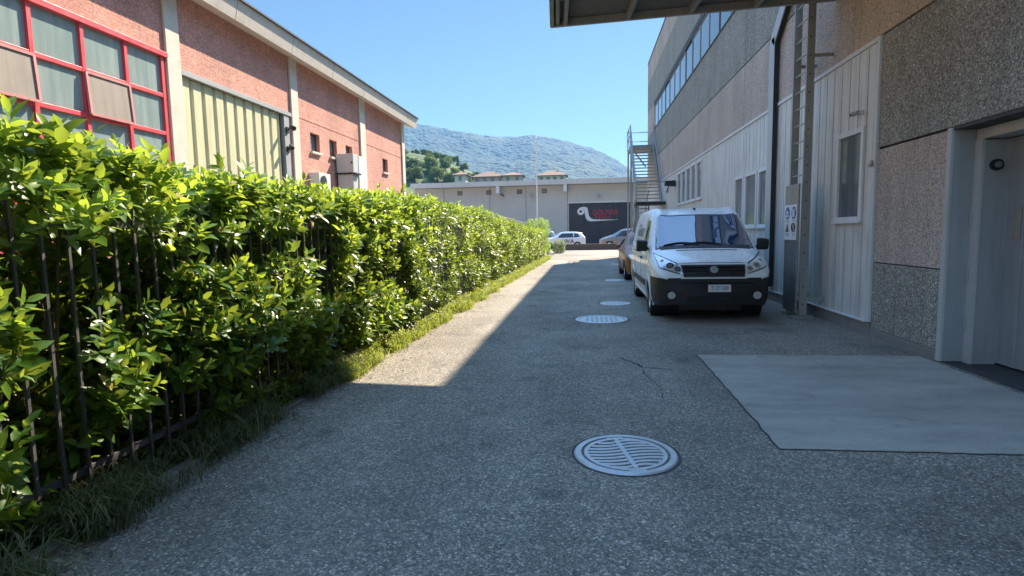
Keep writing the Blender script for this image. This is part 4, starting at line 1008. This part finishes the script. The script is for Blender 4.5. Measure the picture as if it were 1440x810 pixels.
    def wheelset(s, parent, track, wid=.2, spokes=5, rimmat=None):
        for w in s.wheels:
            for sd_ in (-1, 1):
                x = sd_*track; R_ = s.wr; m = MB()
                prof = [(R_*.62,-wid/2),(R_*.9,-wid/2),(R_*.985,-wid*.36),(R_,-wid*.2),(R_,wid*.2),(R_*.985,wid*.36),(R_*.9,wid/2),(R_*.62,wid/2)]
                m.lathe([(r, x+h*sd_) for r, h in prof], (0,w,R_), 36, 'x'); wh = m.build('wheel', MA['rubber'], parent, True)
                m = MB(); m.lathe([(R_*.64,x+sd_*wid*.46),(R_*.60,x+sd_*wid*.40),(R_*.56,x+sd_*wid*.25),(R_*.2,x+sd_*wid*.30),(R_*.16,x+sd_*wid*.40),(.004,x+sd_*wid*.42)], (0,w,R_), 36, 'x'); m.build('rim', rimmat or MA['rim'], wh, True)
                m = MB()
                for k in range(spokes*2):
                    a = 2*pi*k/(spokes*2); y0, z0 = w+R_*.42*cos(a), R_+R_*.42*sin(a); m.tube([(x+sd_*wid*.285,y0,z0),(x+sd_*wid*.305,y0,z0)], R_*.07, 8)
                m.build('rim_slot', MA['black'], wh)
                m = MB(); m.lathe([(R_*1.15,x-sd_*.35),(R_*1.17,x+sd_*.10)], (0,w,R_), 24, 'x'); m.lathe([(.01,x-sd_*.3),(R_*1.16,x-sd_*.3)], (0,w,R_), 24, 'x'); m.build('wheel_well', MA['black'], parent)
                # arch lip following the side
                lo, li = [], []
                for a in np.linspace(-.25, pi+.25, 26):
                    yy, zz = w+cos(a)*R_*1.2, R_+sin(a)*R_*1.2; p, nn = s.hit(yy, max(zz,.2), 'left' if sd_ < 0 else 'right')
                    xo = abs(p.x); lo.append((xo, yy, max(zz,.16), a))
                m = MB(); rings = [[], [], [], []]
                for xo, yy, zz, a in lo:
                    for k, (rr, dx) in enumerate(((1.08,-.03),(1.09,.008),(1.30,.006),(1.31,-.02))):
                        rings[k].append((sd_*(xo+dx), w+cos(a)*R_*rr, max(.15, R_+sin(a)*R_*rr)))
                m.grid(rings); m.build('wheel_arch', s.archmat, parent, True)
    archmat = None
VX, VY = 2.11, 9.6
van = empty('delivery_van', (0,0,0), 'white delivery van with black bumper parked facing us beside the cladding', 'van')
#       y    hw   zb   z2   zbelt xs   zs    zt
VST = [(0.0, .72, .29, .715,.725,.60, .735,.745),
       (.06, .81, .27, .735,.78, .68, .84, .88),
       (.16, .88, .26, .74, .85, .72, .95, .985),
       (.36, .925,.25, .745,.93, .74, 1.05,1.085),
       (.62, .945,.24, .745,1.02,.76, 1.13,1.17),
       (.80, .95, .24, .70, 1.08,.79, 1.19,1.225),
       (1.00,.95, .24, .70, 1.10,.80, 1.33,1.37),
       (1.35,.95, .24, .70, 1.10,.78, 1.60,1.645),
       (1.66,.95, .24, .70, 1.10,.75, 1.82,1.88),
       (2.0, .95, .24, .70, 1.10,.75, 1.89,1.955),
       (2.8, .95, .24, .70, 1.10,.75, 1.905,1.975),
       (4.3, .95, .24, .70, 1.10,.75, 1.90,1.97),
       (4.66,.94, .26, .70, 1.10,.74, 1.85,1.91),
       (4.80,.88, .30, .70, 1.08,.70, 1.76,1.80)]
C = Car(VST, [.93, 3.93], .325, 110); C.archmat = MA['van_white']
C.body(van, MA['van_white'], MA['black'], .55)
ws = C.patch('windscreen', [(-.80,.83),(.80,.83),(.70,1.53),(-.70,1.53)], 'top', MA['front_glass'], van, .006, (20,14))
C.patch('windscreen_seal', [(-.825,.80),(.825,.80),(.725,1.56),(-.725,1.56)], 'top', MA['black'], van, .002, (20,14), .004)
C.patch('cowl', [(-.74,.76),(.74,.76),(.76,.86),(-.76,.86)], 'top', MA['black'], van, .012, (16,3))
C.patch('hood_vent', [(-.50,.64),(.50,.64),(.50,.665),(-.50,.665)], 'top', MA['black'], van, .004, (16,2), .006)
C.patch('hood_seam', [(-.70,.155),(.70,.155),(.70,.165),(-.70,.165)], 'top', MA['joint'], van, .002, (20,1), .006)
C.patch('grille_surround', [(-.51,.725),(.51,.725),(.55,.972),(-.55,.972)], 'front', MA['frame_white'], van, .004, (18,6), .03)
gr = C.patch('grille', [(-.47,.752),(.47,.752),(.50,.945),(-.50,.945)], 'front', MA['black'], van, .010, (18,6), .03)
for z in (.80,.85,.90): C.patch('grille_slat', [(-.46,z-.008),(.46,z-.008),(.465,z+.008),(-.465,z+.008)], 'front', MA['blackgloss'], gr, .022, (18,1), .02)
p, nn = C.hit(0, .855, 'front')
m = MB(); q0 = p+nn*.012; q1 = p+nn*.045; m.tube([q0, q1], .078, 28); eb = m.build('badge', MA['chrome'], van, True)
m = MB(); m.tube([q1-nn*.002, q1+nn*.004], .062, 28); m.build('badge_face', MA['steel_grey'], eb)
m = MB()
for k in (-1.5,-.5,.5,1.5): m.bar(q1+nn*.005+Vector((k*.022,0,-.03)), q1+nn*.005+Vector((k*.022,0,.03)), .009, .006, nn)
m.build('badge_mark', MA['chrome'], eb)
for sgn in (-1, 1):
    C.patch('headlight_rim', [(sgn*.43,.765),(sgn*.835,.895),(sgn*.875,1.14),(sgn*.56,.985)], 'front', MA['black'], van, .003, (12,8), .012)
    hl = C.patch('headlight', [(sgn*.45,.785),(sgn*.825,.91),(sgn*.865,1.12),(sgn*.57,.965)], 'front', MA['lens'], van, .008, (12,8), .02)
    for (u, z, r) in ((.56,.88,.052),(.67,.935,.06),(.775,1.01,.030)):
        p, nn = C.hit(sgn*u, z, 'front'); m = MB(); m.tube([p+nn*.004, p+nn*.014], r, 20); m.build('reflector', MA['chrome'] if r > .04 else MA['amber'], hl, True)
        m = MB(); m.tube([p+nn*.014, p+nn*.017], r*.6, 18); m.build('lamp_bowl', MA['glass_dark'], hl, True)
    p, nn = C.hit(sgn*.66, .45, 'front'); m = MB(); m.tube([p-Vector((0,.0,0)), p+Vector((0,-.02,0))], .062, 22); m.build('fog_lamp', MA['iron'], van, True)
    m = MB(); m.tube([p+Vector((0,.01,0)), p+Vector((0,-.012,0))], .085, 22); m.build('fog_lamp_ring', MA['blackgloss'], van, True)
    sd_ = 'left' if sgn < 0 else 'right'
    w_ = C.patch('side_window', [(1.30,1.20),(1.98,1.16),(2.02,1.74),(1.70,1.72)], sd_, MA['windscreen'], van, .004, (10,8))
    C.patch('door_seam', [(2.10,.42),(2.115,.42),(2.115,1.8),(2.10,1.8)], sd_, MA['joint'], van, .002, (1,14), .006)
    C.patch('door_seam', [(3.35,.42),(3.365,.42),(3.365,1.8),(3.35,1.8)], sd_, MA['joint'], van, .002, (1,14), .006)
    C.patch('door_seam', [(1.27,.60),(1.285,.60),(1.285,1.15),(1.27,1.15)], sd_, MA['joint'], van, .002, (1,10), .006)
    C.patch('side_moulding', [(1.33,.50),(3.48,.50),(3.48,.61),(1.33,.61)], sd_, MA['black'], van, .02, (24,3), .03)
    C.patch('sill', [(1.33,.25),(3.50,.25),(3.50,.33),(1.33,.33)], sd_, MA['van_white'], van, .014, (20,2), .02)
    C.patch('door_handle', [(1.90,.98),(2.06,.98),(2.06,1.02),(1.90,1.02)], sd_, MA['black'], van, .025, (5,2), .03)
    C.patch('sliding_rail', [(2.2,1.085),(4.1,1.085),(4.1,1.10),(2.2,1.10)], sd_, MA['joint'], van, .003, (20,1), .006)
    C.patch('rear_quarter_seam', [(4.62,.7),(4.635,.7),(4.635,1.8),(4.62,1.8)], sd_, MA['joint'], van, .002, (1,12), .006)
    # mirror
    p, nn = C.hit(1.27, 1.20, sd_); mx_ = sgn*1.03
    m = MB(); m.loft([[(mx_-.10,1.12,1.15),(mx_+.10,1.12,1.15),(mx_+.105,1.11,1.36),(mx_-.10,1.11,1.38)],[(mx_-.095,1.02,1.165),(mx_+.095,1.02,1.165),(mx_+.095,1.0,1.34),(mx_-.09,1.0,1.36)]])
    mo = m.build('mirror', MA['black'], van, bevel=.03)
    m = MB(); m.bar(p, (mx_-sgn*.08,1.08,1.20), .06, .05); m.build('mirror_arm', MA['black'], mo)
    # wipers
    m = MB(); pts = []
    for t_ in np.linspace(0,1,9): pp, n2 = C.hit(sgn*(-.02)-.32+.62*t_ if sgn > 0 else -.68+.60*t_, .86+.05*math.sin(t_*pi), 'top'); pts.append(pp+n2*.02)
    m.tube(pts, .011, 6); m.build('wiper', MA['black'], van)
m = MB(); m.box(-.09,.26,-.018,-.004,.505,.625); np_ = m.build('number_plate', MA['plate'], van, bevel=.004)
text('plate_lettering', 'TI 271580', .098, MA['black'], np_, (.085,-.0195,.566), (1,0,0), (0,0,1), .001, sx=.68)
m = MB(); m.box(-.5,.6,-.012,-.002,.645,.665); m.build('bumper_step', MA['blackgloss'], van)
m = MB(); m.box(-.42,.42,-.008,.0,.33,.43); m.build('lower_grille', MA['blackgloss'], van)
C.patch('sign_lettering_line', [(2.55,1.34),(3.9,1.34),(3.9,1.365),(2.55,1.365)], 'left', MA['greylet'], van, .003, (10,1), .005)
p, nn = C.hit(3.0, 1.52, 'left')
text('side_lettering', 'Golmar', .40, MA['greylet'], van, (p.x-.012, 3.0, 1.53), (0,-1,0), (nn.cross(Vector((0,-1,0)))), .003, shear=.2)
C.wheelset(van, .81, .20)
m = MB(); m.box(-.5,.5,.3,4.6,.16,.30); m.build('underbody', MA['black'], van)
m = MB(); m.tube([(0,1.78,1.88),(0,1.80,1.95)], .022, 10); m.build('roof_aerial_base', MA['black'], van)
m = MB(); m.loft([[(-.86,1.50,1.10),(-.80,1.50,1.10),(-.76,1.56,1.45),(-.80,1.56,1.45)],[(-.86,1.92,1.10),(-.78,1.92,1.10),(-.72,1.9,1.5),(-.78,1.9,1.5)]])
van.location = (VX, VY, 0); van.scale = (1.035, 1, 1)
vt = empty('safety_vest', (0,0,0), 'yellow-green safety vest hanging at the van driver window', 'vest')
P_, Q_ = [], []
for i in range(10):
    f = i/9; z = 1.62-.44*f; r_ = [C.hit(1.74+ .05*math.sin(f*5)+.20*(j/5)*(.5+.5*f), z, 'left') for j in range(6)]
    P_.append([a+nb*(.012+.006*math.sin(j*2.1+f*4)) for j, (a, nb) in enumerate(r_)])
m = MB(); m.grid(P_); vo = m.build('fabric', MA['hivis'], vt, True); sm = vo.modifiers.new('thickness', 'SOLIDIFY'); sm.thickness = .005
vt.location = (VX, VY, 0); vt.scale = (1.035, 1, 1)

def passenger(name, label, mat, cat_, kind, loc, rot, letters=None):
    e = empty(name, (0,0,0), label, cat_)
    if kind == 'hatch':
        st = [(0,.60,.28,.52,.62,.52,.66,.68),(.08,.74,.22,.56,.68,.60,.74,.77),(.3,.83,.20,.60,.76,.64,.84,.87),(.9,.86,.20,.62,.86,.68,.96,1.0),(1.15,.87,.20,.62,.90,.70,1.03,1.06),(1.75,.87,.20,.62,.93,.60,1.38,1.42),(2.3,.87,.20,.62,.95,.58,1.45,1.50),(3.1,.87,.20,.62,.97,.57,1.44,1.49),(3.55,.86,.22,.62,.98,.56,1.36,1.42),(3.85,.83,.26,.62,.97,.62,1.12,1.16),(4.0,.74,.34,.60,.86,.58,.94,.97)]
        wh, R_ = [.78, 3.3], .31; win = [(1.50,.98),(2.95,1.0),(2.9,1.36),(1.95,1.36)]; win2 = [(3.0,1.0),(3.5,1.04),(3.35,1.30),(3.0,1.36)]; wsq = [(-.68,1.2),(.68,1.2),(.56,1.72),(-.56,1.72)]; bk = [(-.55,1.08),(.55,1.08),(.48,1.36),(-.48,1.36)]
    else:
        st = [(0,.62,.28,.52,.62,.52,.68,.70),(.08,.76,.22,.58,.70,.62,.78,.81),(.3,.85,.20,.62,.80,.68,.90,.93),(.75,.89,.20,.64,.90,.72,1.04,1.07),(1.0,.90,.20,.64,.94,.74,1.12,1.16),(1.8,.90,.20,.64,.97,.64,1.50,1.55),(2.4,.90,.20,.64,.98,.62,1.62,1.68),(3.4,.90,.20,.64,.98,.62,1.62,1.67),(4.0,.89,.22,.64,1.0,.62,1.52,1.57),(4.3,.86,.28,.64,1.0,.66,1.2,1.25),(4.42,.76,.36,.62,.9,.62,1.0,1.03)]
        wh, R_ = [.85, 3.5], .33; win = [(1.35,1.02),(3.2,1.04),(3.15,1.52),(1.95,1.50)]; win2 = [(3.25,1.04),(3.95,1.06),(3.85,1.45),(3.25,1.52)]; wsq = [(-.70,1.06),(.70,1.06),(.60,1.78),(-.60,1.78)]; bk = [(-.58,1.15),(.58,1.15),(.5,1.48),(-.5,1.48)]
    c = Car(st, wh, R_, 70); c.archmat = mat; c.body(e, mat, mat, .3, st[-1][0]-.3)
    c.patch('windscreen', wsq, 'top', MA['windscreen'], e, .005, (12,10)); c.patch('rear_window', bk, 'back', MA['windscreen'], e, .005, (10,6))
    for sgn in (-1, 1):
        sd_ = 'left' if sgn < 0 else 'right'
        c.patch('side_window', win, sd_, MA['windscreen'], e, .004, (10,6)); c.patch('side_window', win2, sd_, MA['windscreen'], e, .004, (6,6))
        x = sgn*.57; c.patch('headlight', [(sgn*.35,.64),(sgn*.72,.68),(sgn*.76,.80),(sgn*.45,.72)], 'front', MA['lens'], e, .006, (8,5))
        zt_ = st[-2][6]-.25; c.patch('tail_light', [(sgn*.55,zt_-.1),(sgn*.76,zt_-.1),(sgn*.74,zt_+.1),(sgn*.58,zt_+.1)], 'back', MA['taillight'], e, .006, (6,5))
        c.patch('door_seam', [(2.35,.35),(2.36,.35),(2.36,.95),(2.35,.95)], sd_, MA['joint'], e, .002, (1,8), .006)
        c.patch('door_handle', [(2.15,.86),(2.28,.86),(2.28,.89),(2.15,.89)], sd_, mat, e, .02, (4,1), .02)
        m = MB(); y = win[0][0]+.15; m.loft([[(sgn*.90,y,.98),(sgn*1.05,y,.98),(sgn*1.05,y,1.1),(sgn*.90,y,1.1)],[(sgn*.92,y-.1,1.0),(sgn*1.03,y-.1,1.0),(sgn*1.03,y-.1,1.08),(sgn*.92,y-.1,1.08)]]); m.build('mirror', MA['black'] if kind != 'hatch' else mat, e, bevel=.015)
    c.patch('grille', [(-.35,.50),(.35,.50),(.35,.62),(-.35,.62)], 'front', MA['black'], e, .006, (8,4))
    m = MB(); m.box(-.26,.26,-.012,0,.40,.5); m.build('number_plate', MA['plate'], e)
    c.wheelset(e, .76, .19, 5, MA['chrome'])
    m = MB(); m.box(-.5,.5,.3,3.7,.17,.3); m.build('underbody', MA['black'], e)
    if letters:
        p, nn = c.hit(2.6, .7, 'left'); text('door_lettering', letters, .55, MA['purple'], e, (p.x-.02, 2.55, .66), (0,-1,0), (0,0,1), .006)
        p, nn = c.hit(2.6, .7, 'right'); text('door_lettering', letters, .55, MA['purple'], e, (p.x+.02, 2.55, .66), (0,1,0), (0,0,1), .006)
    e.location = loc; e.rotation_euler = (0,0,rot); return e
passenger('parked_car', 'copper coloured car parked in the shade just behind the white van', MA['car_copper'], 'car', 'hatch', (2.08,17.3,0), 0)
passenger('parked_car', 'white hatchback with purple door letters beyond the low brown wall', MA['car_white'], 'car', 'hatch', (-3.95,50.2,0), RAD(-90), 'WA')
passenger('parked_car', 'silver people carrier beyond the low brown wall before the charcoal gate', MA['car_silver'], 'car', 'mpv', (1.25,50.2,0), RAD(-90))
passenger('parked_car', 'blue-grey car mostly hidden behind the shrubs left of the white hatchback', MA['car_blue'], 'car', 'mpv', (-7.0,52.6,0), RAD(-90))

# ------------------------------------------------------------------ hill, mountain
def terrain(name, xs, ys, fz, mat):
    m = MB(); m.grid([[(x, y, fz(x, y)) for x in xs] for y in ys]); o = m.build(name, mat, None, True, recalc=True, angle=180); tag(o, kind='structure'); return o
t = NT('hill_grass'); c = t.mix((.07,.12,.03), (.16,.20,.06), t.noise(.05, 8, .65)); c = t.mix(c, (.03,.065,.015), t.ramp(t.noise(.14, 6, .6), [(.42,0),(.54,.9)])); t.set(c, .95); t.bump(t.noise(.8, 5), .6, .6)
terrain('hill', np.linspace(-420,420,120), np.linspace(108,520,60), lambda x, y: hillz(x, y)+ (0 if y < 115 else 1.2*nz(x*.03, y*.03, 1)+.6*nz(x*.1, y*.1, 2)) - (0 if y < 260 else (y-260)*.10) - .03, t.m)
RX = [-2600,-1500,-821,-643,-559,-430,-328,-253,-190,-78,19,116,160,236,330,426,700,1200,2000,3000]; RZ = [300,380,420,404,389,366,342,334,341,319,285,236,204,150,112,84,60,50,70,60]
def mz(x, y):
    k = 2000/ max(y, 900); s_ = np.interp(x*k, RX, RZ); f = (y-850)/1150
    if f <= 1: w = max(0, f)**.85
    else: w = 1-(f-1)*.9
    amp = 34*max(0.05, min(1, f))*(1-.75*max(0, 1-abs(f-1)*8))
    v = Vector((x*.0035, y*.0035, .3)); n1 = noise.fractal(v, .9, 2.0, 5); rid = abs(nz(x*.0022, y*.0011, 5))
    f3 = 5*nz(x*.03, y*.03, 4) + 4*nz(x*.06, y*.06, 7)
    return float(s_*w + amp*n1 - 40*rid*max(0,min(1,f))*(1-max(0,1-abs(f-1)*5)) + f3*min(1, f*2) - 4)
t = NT('forested_mountain'); v = t.new('ShaderNodeTexVoronoi'); v.inputs['Scale'].default_value = .085; t.link(t.coord(), v.inputs['Vector'])
c = t.mix((.012,.034,.024), (.036,.068,.036), t.noise(.02, 8, .65)); sep = t.new('ShaderNodeSeparateColor'); t.link(v.outputs['Color'], sep.inputs[0])
c = t.mix(c, t.ramp(sep.outputs[0], [(0,.7),(1,1.3)]), 1, 'MULTIPLY')
c = t.mix(c, (.11,.12,.10), t.ramp(t.noise(.007, 7, .62), [(.62,0),(.70,.5)])); c = t.mix(c, (.07,.095,.04), t.ramp(t.noise(.0045, 6, .6), [(.56,0),(.66,.6)]))
t.set(c, .95); t.bump(t.math('SUBTRACT', 1.0, v.outputs['Distance']), 1.0, 6)
terrain('mountain', np.concatenate([np.linspace(-2600,-1000,40), np.linspace(-980,900,320), np.linspace(930,3000,40)]), np.concatenate([np.linspace(850,2100,150), np.linspace(2150,2700,10)]), mz, t.m)

# ------------------------------------------------------------------ trees and houses on the hill
def make_tree(name, label, kind, seed, mat):
    rg = np.random.default_rng(seed); e = empty(name, (0,0,0), label, 'tree', 'trees on the green hill behind the far factory')
    m = MB(); m.tube([(0,0,-1),(0.1,0,2),(0,.1,6 if kind != 'bush' else 3)], [.28,.22,.08], 8)
    for k in range(5): a = k*1.3; m.tube([(0,0,1.8+k*.5),(1.4*cos(a),1.4*sin(a),3.8+k*.6)], [.1,.04], 6)
    m.build('trunk', MA['bark'], e); T, A, R0 = [], [], []
    cl = []
    for k in range(26):
        if kind == 'cone': h = rg.uniform(.05,1); r = (1-h)*1.7+.15; a = rg.uniform(0,6.28); cl.append((r*.6*cos(a), r*.6*sin(a), 1.2+h*8.5, .55+.5*(1-h)))
        else:
            vv = rg.normal(0,1,3); vv /= np.linalg.norm(vv); rr = rg.uniform(.5,1); cl.append((vv[0]*2.9*rr, vv[1]*2.9*rr, 4.6+vv[2]*2.5*rr, rg.uniform(.8,1.5)))
    B, D, N, L_, R_ = [], [], [], [], []
    for (x, y, z, r) in cl:
        n = int(70*r*r)+25; v = rg.normal(0,1,(n,3)); v = unit(v)*(rg.uniform(.6,1.05,(n,1))*r); B.append(v*np.array([1,1,.8])+[x,y,z]); D.append(unit(rg.normal(0,1,(n,3))+[0,0,-.2])); N.append(unit(v+rg.normal(0,.5,(n,3))+[0,0,.3])); L_.append(rg.uniform(.3,.6,n)); R_.append(np.clip(rg.normal(.5,.2,n)+rg.normal(0,.18),0,1))
    B, D, N, L_, R_ = map(np.concatenate, (B, D, N, L_, R_))
    leaf_mesh('crown', B, D, N, L_, L_*.75, R_, mat, e, False, rg.uniform(0,.2,len(L_))); return e
MA['leaf_tree2'] = leafmat('light_tree_leaf', (.09,.16,.025), (.22,.29,.055), (.2,.28,.04), .25, .6)
protos = [make_tree('round_tree','t','round',3,MA['leaf_tree']), make_tree('round_tree','t','round',4,MA['leaf_tree2']), make_tree('conifer_tree','t','cone',5,MA['leaf_tree']), make_tree('round_tree','t','round',8,MA['leaf_tree'])]
def pixel_ray(px, py): return fwd + r2*((px-720)/790) + u2*((405-py)/790)
LAB = ['dark rounded tree on the green hill', 'light green rounded tree on the green hill', 'dark pointed conifer on the crest of the green hill', 'dark rounded tree on the green hill']
used = set()
spots = []
rr = random.Random(5)
# crest row, mid clump, right-hand bank (x at real distance)
for i in range(13): x = -86+i*2.6+rr.uniform(-.8,.8); spots.append((x, 246+rr.uniform(-4,4), rr.choice([0,3,2,0]), rr.uniform(.42,.62), 'crest row of the green hill'))
for x, y, k, s_ in ((-66,205,0,.95),(-61,198,3,1.05),(-56,203,1,1.1),(-52,197,1,1.0),(-58,190,0,.9),(-63,190,1,.8),(-48,200,3,.85),(-69,196,1,.8)): spots.append((x, y, k, s_, 'big clump in the middle of the green hill'))
for x, y, k, s_ in ((-42,215,1,.6),(-37,222,1,.55),(-33,212,3,.5),(-30,225,1,.6),(-26,215,1,.5),(-45,225,0,.6),(-21,222,1,.45),(-17,226,0,.5),(-60,217,1,.75),(-54,218,0,.8),(-49,212,1,.75),(-44,207,0,.7),(-55,227,1,.7),(-61,230,3,.6),(-41,203,1,.6),(-73,225,1,.55),(-79,222,1,.6),(-84,212,1,.6),(-76,212,0,.5),(-51,238,0,.6),(-46,240,3,.5),(-40,238,1,.55)): spots.append((x, y, k, s_, 'right hand slope of the green hill' if x > -55 else 'left hand slope of the green hill'))
cnt = {}
for x, y, k, s_, where in spots:
    o = protos[k] if k not in used else copy_tree(protos[k]); used.add(k)
    o.location = (x, y, hillz(x, y)-.2-2.2*s_); o.scale = (s_,)*3; o.rotation_euler = (0,0,rr.uniform(0,6.28))
    o['label'] = ['dark rounded tree', 'light green rounded tree', 'dark pointed conifer', 'dark rounded tree'][k]+' in the '+where; o['group'] = 'trees in the '+where
def house(c, w, d, zb, zw, zr, wall, label, nw=3, tower=False):
    e = empty('hill_house', (c[0], c[1], zb), label, 'house'); x, y = c
    m = MB(); m.box(x-w/2,x+w/2,y,y+d,zb,zw); m.build('wall', wall, e)
    o_ = .8; m = MB(); r0 = [(x-w/2-o_,y-o_,zw),(x+w/2+o_,y-o_,zw),(x+w/2+o_,y+d+o_,zw),(x-w/2-o_,y+d+o_,zw)]
    m.add(r0+[(x-w*.12,y+d/2,zr),(x+w*.12,y+d/2,zr)]+[(p[0],p[1],p[2]-.2) for p in r0], [(0,1,5,4),(1,2,5),(2,3,4,5),(3,0,4),(6,7,8,9),(0,1,7,6),(1,2,8,7),(2,3,9,8),(3,0,6,9)]); rf = m.build('roof', MA['tiles'], e)
    m = MB(); m.box(x+w*.2,x+w*.2+.5,y+d*.4,y+d*.4+.5,zw,zr+.3); m.build('chimney', wall, rf)
    for i in range(nw):
        xx = x-w/2+w*(i+.5)/nw; f = MB(); f.box(xx-.5,xx+.5,y-.06,y+.05,zw-1.9,zw-.5); fo = f.build('window', MA['dark_metal'], e)
        q = MB(); q.box(xx-.42,xx+.42,y-.08,y-.062,zw-1.82,zw-.58); q.build('pane', MA['glass_dark'], fo)
house((-31.5,186), 10.5, 8, 12, 20.0, 22.0, MA['house_wall'], 'wide brown roofed house left of the white pole on the hill foot', 4)
house((-22.6,178), 6.0, 6, 10, 19.4, 20.6, MA['house_wall'], 'small brown roofed house just left of the white pole', 2)
house((-10.4,180), 8.6, 7, 10, 19.2, 21.0, MA['house_pale'], 'cream brown roofed house with four windows right of the white pole', 4)
house((-39.8,180), 3.6, 5, 10, 20.3, 21.4, MA['house_pale'], 'narrow white house among trees at the foot of the green hill', 1)

# ------------------------------------------------------------------ haze
hz = MB(); hz.box(-4200,4200,-60,2900,-1.0,450); ho = hz.build('haze', bpy.data.materials.new('haze'))
hm = ho.data.materials[0]; hm.use_nodes = True; hn = hm.node_tree; hn.nodes.remove(hn.nodes['Principled BSDF'])
pv = hn.nodes.new('ShaderNodeVolumePrincipled'); pv.inputs['Color'].default_value = (.22,.53,1,1); pv.inputs['Density'].default_value = 2.1e-4; pv.inputs['Anisotropy'].default_value = .1
hn.links.new(pv.outputs[0], hn.nodes['Material Output'].inputs['Volume']); tag(ho, kind='stuff')
